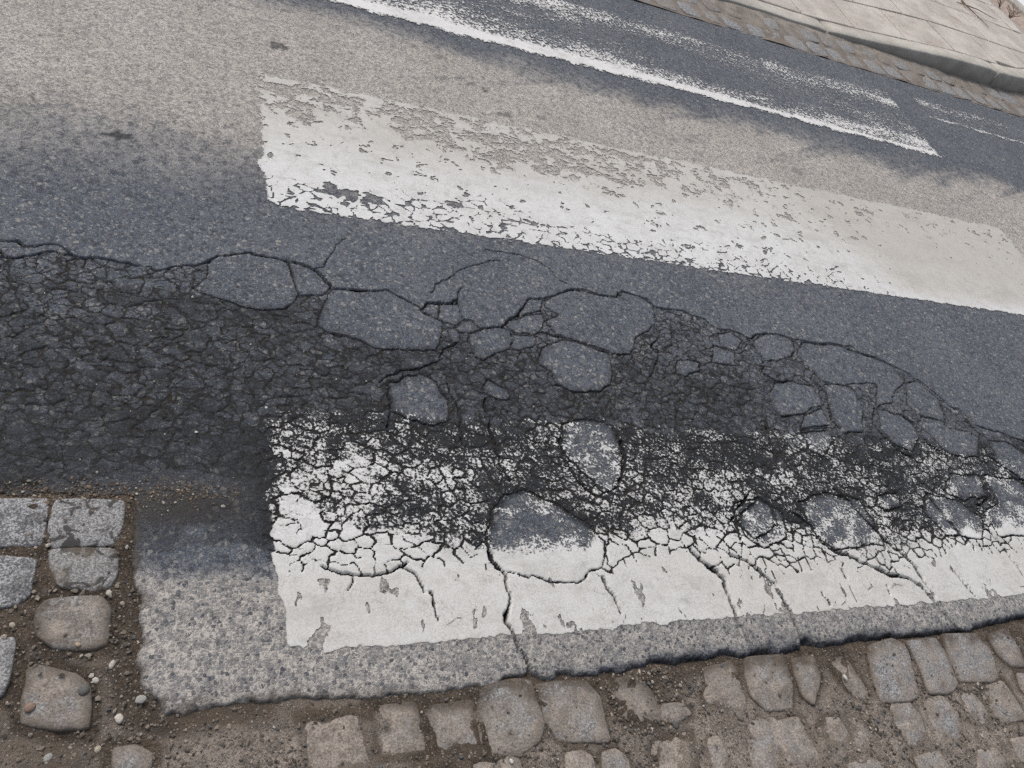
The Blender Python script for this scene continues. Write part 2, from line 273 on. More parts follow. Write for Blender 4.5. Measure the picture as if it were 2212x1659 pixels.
def mat_asphalt():
    n = NT('asphalt')
    tone = n.attr('tone'); dust = n.attr('dust'); crack = n.attr('crack'); agg = n.attr('agg')
    # crushed aggregate: angular grains with binder or dust in the seams
    nw = n.t.nodes.new('ShaderNodeTexNoise'); nw.inputs['Scale'].default_value = 150; n.put(nw.inputs['Vector'], n.P)
    wv = n.t.nodes.new('ShaderNodeVectorMath'); wv.operation = 'ADD'
    n.put(wv.inputs[0], n.P); n.put(wv.inputs[1], n.scalevec(nw.outputs['Color'], (0.004, 0.004, 0.004)))
    PW = wv.outputs[0]
    v1 = n.voro(150, 'F1', PW); c1 = n.sep(v1.outputs['Color']); e1 = n.voro(150, 'DISTANCE_TO_EDGE', PW).outputs['Distance']
    v2 = n.voro(260, 'F1', PW); c2 = n.sep(v2.outputs['Color']); e2 = n.voro(260, 'DISTANCE_TO_EDGE', PW).outputs['Distance']
    has1 = n.math('LESS_THAN', c1[0], n.math('MULTIPLY_ADD', agg, 0.75, 0.05))
    st1 = n.math('MULTIPLY', n.ramp(n.math('SUBTRACT', e1, n.math('MULTIPLY', c1[2], 0.12)), 0.015, 0.10), has1)
    st2 = n.math('MULTIPLY', n.ramp(e2, 0.02, 0.14), n.math('LESS_THAN', c2[0], 0.55))
    v3 = n.voro(80, 'F1', PW); c3 = n.sep(v3.outputs['Color'])
    e3 = n.voro(80, 'DISTANCE_TO_EDGE', PW).outputs['Distance']
    st3 = n.math('MULTIPLY', n.ramp(n.math('SUBTRACT', e3, n.math('MULTIPLY', c3[0], 0.15)), 0.06, 0.14), n.math('GREATER_THAN', c3[1], 0.50))
    big = n.noise(3.5, 5, 0.6); mid = n.noise(38, 4, 0.6); fine = n.noise(420, 3, 0.7)
    # binder under a film of road dust
    dn = n.math('ADD', dust, n.math('MULTIPLY', n.math('SUBTRACT', mid, 0.5), 0.62))
    dn = n.math('ADD', dn, n.math('MULTIPLY', n.math('SUBTRACT', fine, 0.5), 0.9))
    dn = n.math('MULTIPLY', n.ramp(dn, 0.10, 0.85), n.ramp(dust, 0.0, 0.15))
    binder = n.mix(n.ramp(big, 0.3, 0.7), (0.106, 0.127, 0.163), (0.150, 0.170, 0.206))
    binder = n.mix(n.ramp(fine, 0.36, 0.60), n.mix(1.0, binder, (0.38, 0.38, 0.38), 'MULTIPLY'), binder)
    dustc = n.mix(n.ramp(big, 0.3, 0.7), (0.43, 0.40, 0.366), (0.50, 0.468, 0.432))
    base = n.mix(dn, binder, dustc)
    stone = n.mix(n.ramp(c1[1], 0.15, 0.85), (0.045, 0.051, 0.068), (0.30, 0.305, 0.318))
    stone = n.mix(n.math('GREATER_THAN', c1[2], 0.95), stone, (0.30, 0.27, 0.19))
    stone_d = n.mix(c1[1], (0.050, 0.058, 0.078), (0.18, 0.182, 0.19))
    stone = n.mix(n.math('MINIMUM', dust, agg), stone, stone_d)
    small = n.mix(c2[1], (0.045, 0.049, 0.058), (0.30, 0.30, 0.305))
    base = n.mix(n.math('MULTIPLY', st2, 0.55), base, small)
    k1 = n.math('MULTIPLY', st1, n.math('MULTIPLY_ADD', agg, 0.85, 0.10))
    # dust film lies over part of the stones too
    k1 = n.math('MULTIPLY', k1, n.math('SUBTRACT', 1.0, n.math('MULTIPLY', dn, n.math('MULTIPLY', c1[2], 0.9))))
    base = n.mix(n.ramp(mid, 0.36, 0.50), n.mix(1.0, base, (0.74, 0.74, 0.75), 'MULTIPLY'), base)
    base = n.mix(k1, base, stone)
    big_st = n.mix(n.ramp(c3[2], 0.2, 0.8), (0.045, 0.049, 0.064), (0.34, 0.33, 0.305))
    base = n.mix(n.math('MULTIPLY', st3, n.math('SUBTRACT', 0.62, n.math('MULTIPLY', dn, 0.38))), base, big_st)
    # damp bitumen; the tone also holds the darker band along the broken edge
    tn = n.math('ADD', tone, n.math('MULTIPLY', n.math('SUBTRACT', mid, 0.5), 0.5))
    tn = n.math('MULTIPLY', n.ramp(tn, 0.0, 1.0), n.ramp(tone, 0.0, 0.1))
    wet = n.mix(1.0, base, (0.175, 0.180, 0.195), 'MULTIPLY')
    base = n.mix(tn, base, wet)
    base = n.mix(n.attr('mud'), base, n.mix(fine, (0.030, 0.025, 0.020), (0.10, 0.082, 0.066)))
    # hairline crazing, finer than the cut cracks
    nz_ = n.t.nodes.new('ShaderNodeTexNoise'); nz_.inputs['Scale'].default_value = 55; nz_.inputs['Detail'].default_value = 4; n.put(nz_.inputs['Vector'], n.P)
    w2 = n.t.nodes.new('ShaderNodeVectorMath'); w2.operation = 'ADD'
    n.put(w2.inputs[0], n.scalevec(n.P, (0.72, 1.0, 1.0))); n.put(w2.inputs[1], n.scalevec(nz_.outputs['Color'], (0.022, 0.022, 0.022)))
    for sc_, wd_, st_ in ((34, 0.085, 0.95), (62, 0.075, 0.5)):
        ee = n.voro(sc_, 'DISTANCE_TO_EDGE', w2.outputs[0]).outputs['Distance']
        ln = n.math('MULTIPLY', n.ramp(ee, wd_, wd_ * 0.25), n.ramp(n.noise(16, 3), 0.34, 0.46))
        base = n.mix(n.math('MULTIPLY', n.math('MULTIPLY', ln, n.attr('craz')), st_), base, (0.014, 0.014, 0.015))
    base = n.mix(n.ramp(crack, 0.42, 0.88), base, n.mix(mid, (0.010, 0.009, 0.008), (0.030, 0.025, 0.019)))
    h = n.math('ADD', n.math('MULTIPLY', n.math('MAXIMUM', st1, st3), 0.7), n.math('MULTIPLY', st2, 0.35))
    h = n.math('ADD', h, n.math('MULTIPLY', fine, 0.7))
    nrm = n.bump(h, 0.0016, 0.85)
    return n.finish(base, n.math('MULTIPLY_ADD', tn, -0.14, 0.86), nrm, spec=0.28)

def mat_paint(name, scale, fine_amp, white, cream, worn_dark):
    n = NT(name)
    pv = n.attr('pv'); pa = n.attr('pa'); pd = n.attr('pd')
    a = n.noise(scale, 4, 0.62); b = n.noise(scale * 3.2, 3, 0.6)
    v = n.voro(scale * 0.75); vd = v.outputs['Distance']
    sp = n.math('ADD', n.math('MULTIPLY', n.math('SUBTRACT', a, 0.5), 2.6), n.math('MULTIPLY', n.math('SUBTRACT', b, 0.5), 1.3))
    sp = n.math('ADD', sp, n.math('MULTIPLY', n.math('SUBTRACT', 0.42, vd), 0.5))
    m = n.math('ADD', pv, n.math('MULTIPLY', sp, pa))
    mask = n.ramp(m, -fine_amp, fine_amp)
    edge = n.ramp(m, 0.0, 0.30)
    big = n.noise(5, 5, 0.6); mid = n.noise(45, 4, 0.65); fi = n.noise(330, 3, 0.65)
    d = n.math('ADD', pd, n.math('MULTIPLY', n.math('SUBTRACT', mid, 0.5), 0.75), clamp=True)
    c = n.mix(d, white, cream)
    c = n.mix(n.math('MULTIPLY', n.ramp(fi, 0.42, 0.66), 0.42), c, worn_dark)
    wv = n.t.nodes.new('ShaderNodeVectorMath'); wv.operation = 'ADD'
    nz_ = n.t.nodes.new('ShaderNodeTexNoise'); nz_.inputs['Scale'].default_value = 60; n.put(nz_.inputs['Vector'], n.P)
    n.put(wv.inputs[0], n.P); n.put(wv.inputs[1], n.scalevec(nz_.outputs['Color'], (0.012, 0.012, 0.012)))
    hair = n.voro(95, 'DISTANCE_TO_EDGE', wv.outputs[0])
    hv = n.math('MULTIPLY', n.ramp(hair.outputs['Distance'], 0.07, 0.0), n.ramp(n.noise(14, 4), 0.44, 0.60))
    c = n.mix(n.math('MULTIPLY', hv, 0.62), c, worn_dark)
    c = n.mix(n.math('MULTIPLY', n.ramp(n.noise(26, 5, 0.7), 0.50, 0.72), 0.45), c, worn_dark)
    c = n.mix(n.math('MULTIPLY', n.ramp(n.noise(9, 5, 0.7, n.scalevec(n.P, (0.45, 1.3, 1.0))), 0.48, 0.72), 0.38), c, worn_dark)
    c = n.mix(n.math('MULTIPLY', n.math('SUBTRACT', 1.0, edge), 0.25), c, worn_dark)
    h = n.math('ADD', n.math('MULTIPLY', mask, 0.8), n.math('MULTIPLY', n.noise(260, 3), 0.4))
    return n.finish(c, 0.7, n.bump(h, 0.0008, 0.5), alpha=mask, spec=0.3)

def dirt_colour(n):
    mid = n.noise(28, 5, 0.65); fi = n.noise(240, 4, 0.7)
    dry = n.mix(n.ramp(mid, 0.35, 0.65), (0.235, 0.203, 0.177), (0.40, 0.353, 0.312))
    wet = n.mix(n.ramp(mid, 0.3, 0.7), (0.062, 0.050, 0.040), (0.150, 0.120, 0.094))
    m = n.math('ADD', n.attr('moist'), n.math('ADD', n.math('MULTIPLY', n.math('SUBTRACT', mid, 0.5), 1.1), n.math('MULTIPLY', n.math('SUBTRACT', fi, 0.5), 0.6)))
    b = n.mix(n.ramp(m, 0.25, 0.75), dry, wet)
    return n.mix(n.ramp(fi, 0.36, 0.62), n.mix(1.0, b, (0.5, 0.48, 0.46), 'MULTIPLY'), b), mid, fi

def mat_granite(name, dirt_amt):
    n = NT(name)
    info = n.t.nodes.new('ShaderNodeObjectInfo').outputs['Random']
    v = n.voro(480); c = n.sep(v.outputs['Color'])
    v2 = n.voro(300); c2 = n.sep(v2.outputs['Color'])
    g = n.mix(c[0], (0.095, 0.10, 0.112), (0.46, 0.46, 0.47))
    g = n.mix(n.math('MULTIPLY', n.math('GREATER_THAN', c2[1], 0.70), 0.70), g, (0.07, 0.075, 0.085))
    g = n.mix(n.math('MULTIPLY', info, 0.35), g, (0.27, 0.26, 0.24))
    mid = n.noise(22, 5, 0.65); fi = n.noise(260, 3, 0.65)
    blot = n.ramp(n.noise(32, 4, 0.6, dist=0.6), 0.53, 0.60)
    g = n.mix(n.math('MULTIPLY', blot, n.attr('stain')), g, n.mix(fi, (0.03, 0.03, 0.03), (0.10, 0.098, 0.095)))
    dt = n.math('ADD', n.attr('dirt'), n.math('ADD', n.math('MULTIPLY', n.math('SUBTRACT', mid, 0.5), 1.6), n.math('MULTIPLY', n.math('SUBTRACT', fi, 0.5), 0.7)))
    dt = n.ramp(dt, 0.25, 0.75)
    dc = dirt_colour(n)[0]
    g = n.mix(n.math('MULTIPLY', dt, dirt_amt), g, dc)
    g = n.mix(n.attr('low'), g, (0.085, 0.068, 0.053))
    h = n.math('ADD', fi, n.math('MULTIPLY', mid, 1.5))
    return n.finish(g, 0.86, n.bump(h, 0.0022, 0.8), spec=0.25)

def mat_dirt():
    n = NT('dirt')
    b, mid, fi = dirt_colour(n)
    v = n.voro(210); c = n.sep(v.outputs['Color'])
    grit = n.ramp(n.math('SUBTRACT', n.math('MULTIPLY_ADD', c[0], 0.38, 0.08), v.outputs['Distance']), -0.03, 0.05)
    b = n.mix(n.math('MULTIPLY', grit, 0.75), b, n.mix(c[1], (0.07, 0.06, 0.05), (0.38, 0.345, 0.31)))
    h = n.math('ADD', n.math('MULTIPLY', fi, 1.2), n.math('MULTIPLY', grit, 0.9))
    return n.finish(b, 0.92, n.bump(h, 0.004, 1.0), spec=0.15)

def mat_stone_attr():
    n = NT('loose_stone')
    c = n.attr('Col', 'Color')
    f = n.noise(420, 3, 0.6)
    c = n.mix(n.ramp(f, 0.3, 0.7), n.mix(1.0, c, (0.68, 0.66, 0.64), 'MULTIPLY'), c)
    return n.finish(c, 0.8, n.bump(f, 0.0015, 0.6), spec=0.3)

def mat_flat(name, a, b, scale, rough=0.9, bump=0.002, speck=0.0, speck_col=(0.1, 0.1, 0.1), rust=0.0):
    n = NT(name)
    x = n.noise(scale, 5, 0.62); y = n.noise(scale * 14, 3, 0.65)
    c = n.mix(n.ramp(x, 0.32, 0.68), a, b)
    c = n.mix(n.math('MULTIPLY', n.ramp(y, 0.45, 0.7), 0.35), c, n.mix(1.0, c, (0.6, 0.6, 0.6), 'MULTIPLY'))
    if rust:
        c = n.mix(n.math('MULTIPLY', n.ramp(n.noise(scale * 1.7, 4, 0.6, dist=0.5), 0.56, 0.72), rust), c, (0.30, 0.215, 0.175))
    if speck:
        v = n.voro(34); cc = n.sep(v.outputs['Color'])
        s = n.math('MULTIPLY', n.math('GREATER_THAN', cc[0], 1 - speck), n.ramp(v.outputs['Distance'], 0.2, 0.1))
        c = n.mix(s, c, speck_col)
    r = n.attr('mud')
    c = n.mix(r, c, n.mix(y, (0.10, 0.08, 0.065), (0.20, 0.165, 0.135)))
    return n.finish(c, rough, n.bump(n.math('ADD', y, x), bump, 0.7), spec=0.2)

MAT_ASPHALT = mat_asphalt()
MAT_PAINT_A = mat_paint('paint_near', 165, 0.08, (0.67, 0.685, 0.70), (0.53, 0.515, 0.485), (0.30, 0.29, 0.27))
MAT_PAINT_B = mat_paint('paint_middle', 120, 0.11, (0.69, 0.705, 0.72), (0.49, 0.475, 0.44), (0.33, 0.315, 0.29))
MAT_PAINT_C = mat_paint('paint_far', 85, 0.10, (0.74, 0.75, 0.76), (0.58, 0.55, 0.50), (0.35, 0.34, 0.33))
MAT_SETT = mat_granite('granite_sett', 0.92)
MAT_DIRT = mat_dirt()
MAT_STONE = mat_stone_attr()
MAT_KERB = mat_flat('kerb_concrete', (0.34, 0.326, 0.298), (0.46, 0.442, 0.408), 7, bump=0.002)
MAT_SLAB = mat_flat('paving_concrete', (0.42, 0.385, 0.35), (0.56, 0.525, 0.485), 5, bump=0.0025, speck=0.05, speck_col=(0.10, 0.09, 0.085), rust=0.5)
MAT_BED = mat_flat('joint_mud', (0.18, 0.165, 0.148), (0.31, 0.278, 0.248), 12, bump=0.004)
MAT_SOIL = mat_flat('dry_soil', (0.36, 0.29, 0.25), (0.46, 0.38, 0.33), 9, bump=0.006, speck=0.25, speck_col=(0.12, 0.09, 0.07))
MAT_TWIG = mat_flat('dry_twig', (0.13, 0.085, 0.06), (0.22, 0.15, 0.11), 60)
MAT_WHITE = mat_flat('white_line_paint', (0.70, 0.71, 0.72), (0.78, 0.79, 0.80), 12)
MAT_GROUND = mat_flat('ground', (0.16, 0.14, 0.11), (0.24, 0.21, 0.17), 2, bump=0.01)

# ------------------------------------------------------------------ the asphalt field: cracks, plates, wear
EDGE = M(EDGE_MM); LOW = M(LOW_MM); M1 = M(M1_MM)
PLATES = [M(p) for p in P_MM]
CRACKS = [(w / 1000.0, M(p)) for w, p in K_MM]
ASPH = np.concatenate([[[-40, EDGE[0, 1]]], EDGE, [[40, EDGE[-1, 1] + 0.02], [40, 9], [-40, 9]]])
ZONE = np.concatenate([M1, LOW])

def dust_field(x, y):
    w = 0.07 * fbm(x * 0.5 + y * 0.5, y * 1.3, 0.6, 3, 71) + 0.04 * fbm(x, y, 0.12, 3, 72)
    yy = y + w
    # soil film blown onto the strip between the wheel tracks
    d = smooth(-0.24, 0.60, yy + 0.04 * smooth(-0.2, -0.8, x)) * (1 - smooth(0.84, 1.18, yy - 0.10 * smooth(2.6, 0.8, x)))
    d = np.maximum(d, 0.10 * smooth(1.15, 1.3, yy))
    # tyre streaks slanting through the dust
    ang = -0.42; u_ = x * math.cos(ang) - y * math.sin(ang); v_ = x * math.sin(ang) + y * math.cos(ang)
    d = d * (1 - 0.38 * smooth(0.05, 0.5, fbm(u_ * 0.09, v_, 0.07, 3, 76)) * smooth(0.66, 0.85, y) * smooth(0.0, 0.6, x))
    # scraped strip along the broken lower edge
    e = smooth(-1.02, -1.10, y + 0.02 * fbm(x, y, 0.15, 3, 73)) * 0.70
    e *= 1 - 0.12 * smooth(0.05, 0.9, x)
    return np.clip(np.maximum(d, e), 0, 1)

def tone_field(x, y):
    n1 = fbm(x, y, 0.25, 4, 81)
    t = (0.10 + 0.34 * smooth(-0.34, -0.50, y + 0.05 * n1) * smooth(1.9, 0.9, x)) * smooth(-0.18, -0.34, y + 0.04 * n1) * smooth(2.9, 2.2, x)
    t = np.maximum(t, 0.88 * smooth(-0.62, -0.74, y + 0.04 * n1) * smooth(-0.3, 0.0, x) * smooth(2.6, 1.6, x))
    t = np.maximum(t, 0.70 * smooth(-0.62, -0.74, y + 0.04 * n1) * smooth(-0.3, 0.0, x))
    t = np.maximum(t, smooth(-0.30, -0.80, y + 0.05 * n1) * 0.62 * smooth(0.3, -0.1, x))
    t = np.maximum(t, 0.45 * blob(x, y, 0.35, -0.52, 0.30, 0.08))
    t = np.maximum(t, 0.40 * blob(x, y, 0.75, -0.55, 0.5, 0.10))
    t = np.maximum(t, 0.55 * blob(x, y, 1.25, -0.58, 0.35, 0.10))
    t = np.maximum(t, 0.60 * blob(x, y, -0.05, -0.40, 0.45, 0.06))
    t = np.maximum(t, 0.9 * blob(x, y, -0.15, -0.93, 0.22, 0.07))
    lo = smooth(-1.02, -1.08, y + 0.012 * n1)      # the sound strip at the edge is dry
    n2 = fbm(x, y, 0.035, 3, 86)
    lo = np.where(x < 0, smooth(-0.96, -1.06, y + 0.03 * n1 + 0.03 * n2 + 0.02 * fbm(x * 0.15, y, 0.02, 2, 87)), lo)
    t = t * (1 - lo * 0.95)
    for cx, cy, r, v in ((0.075, 0.82, .028, .8), (0.82, 0.83, .022, .75), (-0.37, 0.19, .024, .95), (0.86, 0.70, .022, .6), (1.02, 0.73, .018, .5), (0.66, 1.0, .03, .5), (1.75, 0.72, .03, .4), (2.3, 0.75, .03, .4), (0.77, 0.85, .016, .5), (0.2, 0.78, .018, .5)):
        t = np.maximum(t, v * (blob(x, y, cx, cy, r * 1.3, r * 0.8) > np.maximum(0.2, 0.45 + 0.4 * fbm(x, y, 0.03, 2, 85))))
    return np.clip(t, 0, 1)

# fine grid
xs = [-0.78]
while xs[-1] < 2.80:
    xs.append(xs[-1] + 0.0023 + 0.00062 * (xs[-1] + 0.78))
xs = np.array(xs)
ys = np.arange(-1.350, 0.0001, 0.0025)
NX, NY = len(xs), len(ys)
X, Y = np.meshgrid(xs, ys, indexing='ij')
wx = 0.0062 * fbm(X, Y, 0.030, 3, 1, 0.6); wy = 0.0062 * fbm(X, Y, 0.030, 3, 2, 0.6)
wx += 0.012 * fbm(X, Y, 0.14, 2, 3); wy += 0.012 * fbm(X, Y, 0.14, 2, 4)
XW = X + wx * 0.8; YW = Y + wy * 0.8           # traced cracks: only slightly ragged
XV = X + wx; YV = Y + wy                         # cells: ragged

def window(x0, x1, y0, y1):
    a, b = np.searchsorted(xs, [x0, x1]); c, d = np.searchsorted(ys, [y0, y1])
    return slice(max(a - 1, 0), b + 1), slice(max(c - 1, 0), d + 1)

crack = np.zeros_like(X)       # 0..1, 1 on the crack floor
depth = np.zeros_like(X)
dmin = np.full_like(X, 0.2)    # distance to the nearest crack
wmod = 0.75 + 0.75 * fbm(X, Y, 0.07, 3, 8)

def carve(d, sl, w, dep, wm=None):
    """w full width"""
    wm = wmod[sl] if wm is None else wm
    hw = np.maximum(w * 0.5 * wm, 0.0)
    c = 1 - smooth(hw * 0.5, hw * 0.85 + 0.0014, d)
    c = c * smooth(0.10, 0.45, wm)
    crack[sl] = np.maximum(crack[sl], c)
    depth[sl] = np.maximum(depth[sl], c * dep)
    dmin[sl] = np.minimum(dmin[sl], d + 0.02 * (1 - smooth(0.10, 0.45, wm)))

def carve_line(pts, w, dep, r=0.06):
    for i in range(len(pts) - 1):
        p, q = pts[i], pts[i + 1]
        sl = window(min(p[0], q[0]) - r, max(p[0], q[0]) + r, min(p[1], q[1]) - r, max(p[1], q[1]) + r)
        carve(seg_d(XW[sl], YW[sl], p, q), sl, w, dep, np.maximum(wmod[sl], 0.45))

label = np.zeros(X.shape, np.int32)
zone = in_poly(XW, YW, ZONE)
plate_id = np.zeros(X.shape, np.int32)
plate_in = np.zeros_like(X)
for k, pg in enumerate(PLATES):
    sl = window(pg[:, 0].min() - 0.06, pg[:, 0].max() + 0.06, pg[:, 1].min() - 0.06, pg[:, 1].max() + 0.06)
    ins = in_poly(XW[sl], YW[sl], pg)
    d = poly_d(XW[sl], YW[sl], pg, True)
    plate_id[sl] = np.where(ins, k + 1, plate_id[sl])
    plate_in[sl] = np.where(ins, np.maximum(plate_in[sl], smooth(0.0, 0.022, d)), plate_in[sl])
    carve(d, sl, 0.0027 + 0.0014 * (pg[:, 0].mean() > 0.8), 0.006, 0.5 + 0.55 * wmod[sl])

# crazed cells around the plates
def spacing(x, y):
    s = 0.045 - 0.017 * smooth(-0.30, -0.62, y) * smooth(0.5, -0.1, x)
    s = s - 0.012 * smooth(-0.70, -0.85, y) * smooth(0.2, -0.2, x)
    s = s + 0.006 * smooth(1.2, 2.0, x)
    s = s - 0.014 * blob(x, y, 1.15, -0.56, 0.35, 0.14) - 0.006 * blob(x, y, 0.5, -0.5, 0.3, 0.12)
    return s
cand = np.stack([rng.uniform(-0.80, 2.8, 42000), rng.uniform(-1.15, 0.0, 42000)], 1)
cand = cand[in_poly(cand[:, 0], cand[:, 1], ZONE)]
hs = spacing(cand[:, 0], cand[:, 1]) * rng.choice([0.55, 0.8, 1.1, 1.9], len(cand), p=[.3, .35, .25, .1])
AX = 1.45                                         # cells lie stretched along the road
keep = np.zeros((len(cand), 2)); nk = 0; KH = np.zeros(len(cand))
for i in range(len(cand)):
    if nk:
        d = np.hypot((keep[:nk, 0] - cand[i, 0]) / (AX if cand[i, 0] < 0.3 else 1.1), keep[:nk, 1] - cand[i, 1])
        if (d < 0.5 * (hs[i] + KH[:nk]) * 0.62).any():
            continue
    keep[nk] = cand[i]; KH[nk] = hs[i]; nk += 1
sites = keep[:nk]; KH = KH[:nk]
d1 = np.full_like(X, 9.0); d2 = np.full_like(X, 9.0)
l1 = np.zeros(X.shape, np.int32); l2 = np.zeros(X.shape, np.int32)
for i in range(nk):
    r = KH[i] * 2.4 + 0.025
    sl = window(sites[i, 0] - r * 1.4, sites[i, 0] + r * 1.4, sites[i, 1] - r, sites[i, 1] + r)
    ax = 1.35 if sites[i, 0] < 0.3 else 1.05
    d = np.hypot((XV[sl] - sites[i, 0]) / ax, YV[sl] - sites[i, 1])
    a1, a2, b1, b2 = d1[sl], d2[sl], l1[sl], l2[sl]
    n1 = d < a1
    n2 = (~n1) & (d < a2)
    a2n = np.where(n1, a1, np.where(n2, d, a2)); b2n = np.where(n1, b1, np.where(n2, i, b2))
    d1[sl] = np.where(n1, d, a1); l1[sl] = np.where(n1, i, b1); d2[sl] = a2n; l2[sl] = b2n
bd = (d2 - d1) * 0.5
lo_, hi_ = np.minimum(l1, l2), np.maximum(l1, l2)
estr = _hash(lo_.astype(float), hi_.astype(float), 3)            # every joint between two cells has its own strength
free = zone & (plate_id == 0)
bdist = np.where(free, bd, 0.2)
# neighbouring cells hang together in slabs; joints between slabs gape, joints inside one are hairlines
cs = rng.uniform([-0.85, -1.2], [2.9, 0.05], (1300, 2))
grp = np.array([np.argmin(np.hypot((cs[:, 0] - q[0]) / 1.3, cs[:, 1] - q[1])) for q in sites])
bold = (grp[l1] != grp[l2]).astype(float)
wm = (0.85 + 0.45 * fbm(X, Y, 0.05, 2, 9)) * (0.15 + 0.85 * smooth(0.08, 0.45, estr)) * (1 - 0.75 * smooth(-0.66, -0.76, Y + 0.03 * fbm(X, Y, 0.1, 2, 10)) * smooth(0.05, -0.1, X))
allsl = (slice(None), slice(None))
carve(np.where(bold > 0, bdist, 0.2), allsl, 0.0024, 0.0028, np.maximum(wm, 0.3) * (0.45 + 0.75 * wmod) * (1 + 0.45 * smooth(0.1, 0.5, X)))
hair = np.where(bold > 0, 0.2, bdist)
hairs = (1 - smooth(0.0004, 0.0022, hair)) * np.clip(wm, 0, 1.2) * (0.80 + 0.22 * smooth(0.1, 0.5, X)) * smooth(0.0, 0.35, estr)
crack = np.maximum(crack, hairs); depth = np.maximum(depth, hairs * 0.0004)
dmin = np.minimum(dmin, hair + 0.0035)
label = np.where(plate_id > 0, 100000 + plate_id, np.where(zone, l1 + 1, 0))
carve_line(M1, 0.0050, 0.016)
for w, pts in CRACKS:
    carve_line(pts, w * (1.3 if w > 0.0055 else 1.2) * (1.3 if pts[:, 0].mean() > 0.8 else 1.0), 0.005 + 1.7 * w)

ed = poly_d(XW, YW, EDGE)
ins = in_poly(XW, YW, ASPH)
sed = np.where(ins, ed, -ed)                       # distance inside the broken edge
border = np.minimum(np.minimum(X - xs[0], xs[-1] - X), ys[-1] - Y)
fade = smooth(0.0, 0.04, border)
rough_h = (0.0003 * fbm(X, Y, 0.016, 3, 21) + 0.0004 * fbm(X, Y, 0.006, 2, 22)) * (0.30 + 0.70 * zone) * (1 - 0.75 * smooth(-0.96, -1.03, Y))
cellr = _hash(label.astype(float), label.astype(float) * 0 + 3, 5)
tilt = (cellr - 0.5) * 0.0009 * (label > 0) * (1 - 0.5 * (plate_id > 0))
pillow = -0.0003 * np.exp(-dmin / 0.005) * (label > 0)
basin = -0.012 * blob(X, Y, 0.3, -0.72, 1.2, 0.2) - 0.008 * blob(X, Y, -0.5, -0.65, 0.5, 0.2)
Z = (rough_h + tilt * np.clip(dmin / 0.01, 0, 1) + pillow + basin - depth) * fade
rim = 1 - smooth(-0.003, 0.014, sed + 0.006 * fbm(X, Y, 0.03, 3, 25))
Z -= (0.030 - 0.010 * smooth(0.3, 0.8, X)) * rim
Z -= 0.004 * smooth(0.05, 0.0, sed)

tone = tone_field(X, Y)
calm = 1 - 0.72 * plate_in
calm = 1 - (1 - calm) * smooth(0, 0.01, dmin)
tone = tone * calm
tone = tone + (label > 0) * (plate_id == 0) * (cellr - 0.55) * 0.36
stain = (np.exp(-dmin / 0.003) * 0.10 + np.exp(-dmin / 0.014) * 0.20) * (label > 0)
stain += np.exp(-dmin / 0.004) * 0.35 * (label == 0)
tone = np.clip(tone + stain, 0, 1)
tone = np.clip(tone + 0.50 * smooth(0.030, 0.004, sed + 0.014 * fbm(X, Y, 0.05, 3, 27)) * smooth(0.25, 0.9, X), 0, 1)  # tone darkens towards the broken edge, on the right part
tone = np.clip(tone + 0.5 * rim * smooth(0.2, 0.7, X), 0, 1)  # the sloping broken face is darkened too
dust = dust_field(X, Y) * (1 - 0.8 * np.clip(stain, 0, 1))
dust = dust * (1 - 0.8 * smooth(0.03, 0.005, sed) * smooth(0.2, 0.8, X))
agg = np.clip(smooth(-1.0, -1.1, Y) * 0.98, 0.52, 1)
mud = 0.85 * smooth(0.028, 0.0, sed + 0.014 * fbm(X, Y, 0.03, 3, 28)) * smooth(0.6, -0.1, X)
mud = np.maximum(mud, 0.38 * smooth(-0.845, -0.90, Y + 0.02 * fbm(X, Y, 0.05, 3, 29)) * smooth(0.02, -0.20, X) * smooth(-0.99, -0.93, Y))
V = np.stack([X, Y, Z], -1).reshape(-1, 3)
F = grid_faces(NX, NY)
craz = free * smooth(0.0, 0.004, dmin) * (0.55 + 0.45 * smooth(1.9, 1.2, X)) * smooth(-1.05, -1.0, Y) + (plate_id > 0) * 0.10
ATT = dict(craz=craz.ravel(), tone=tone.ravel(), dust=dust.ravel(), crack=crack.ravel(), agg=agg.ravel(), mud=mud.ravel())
fin = (sed > -0.012).reshape(-1)
fok = fin[F].any(1)
lab = label.reshape(-1)[F[:, 0]].copy()
lab[crack.reshape(-1)[F].max(1) > 0.5] = 0
lab[~fok] = -1

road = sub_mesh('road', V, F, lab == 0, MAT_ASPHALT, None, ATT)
ids, cnt = np.unique(lab[lab > 0], return_counts=True)
# area weighting: bigger pieces first
order = ids[np.argsort(-cnt)]
single = set(order[:285].tolist())
srt = np.argsort(lab, kind='stable'); sl_ = lab[srt]
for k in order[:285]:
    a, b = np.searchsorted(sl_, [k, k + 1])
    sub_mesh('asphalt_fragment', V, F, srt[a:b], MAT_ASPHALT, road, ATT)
rest = (lab > 0) & ~np.isin(lab, order[:285])
crumbs = sub_mesh('asphalt_crumbs', V, F, rest, MAT_ASPHALT, road, ATT)
crumbs['kind'] = 'stuff'
tag(road, 'grey asphalt carriageway crazed with cracks', None, None, 'structure')

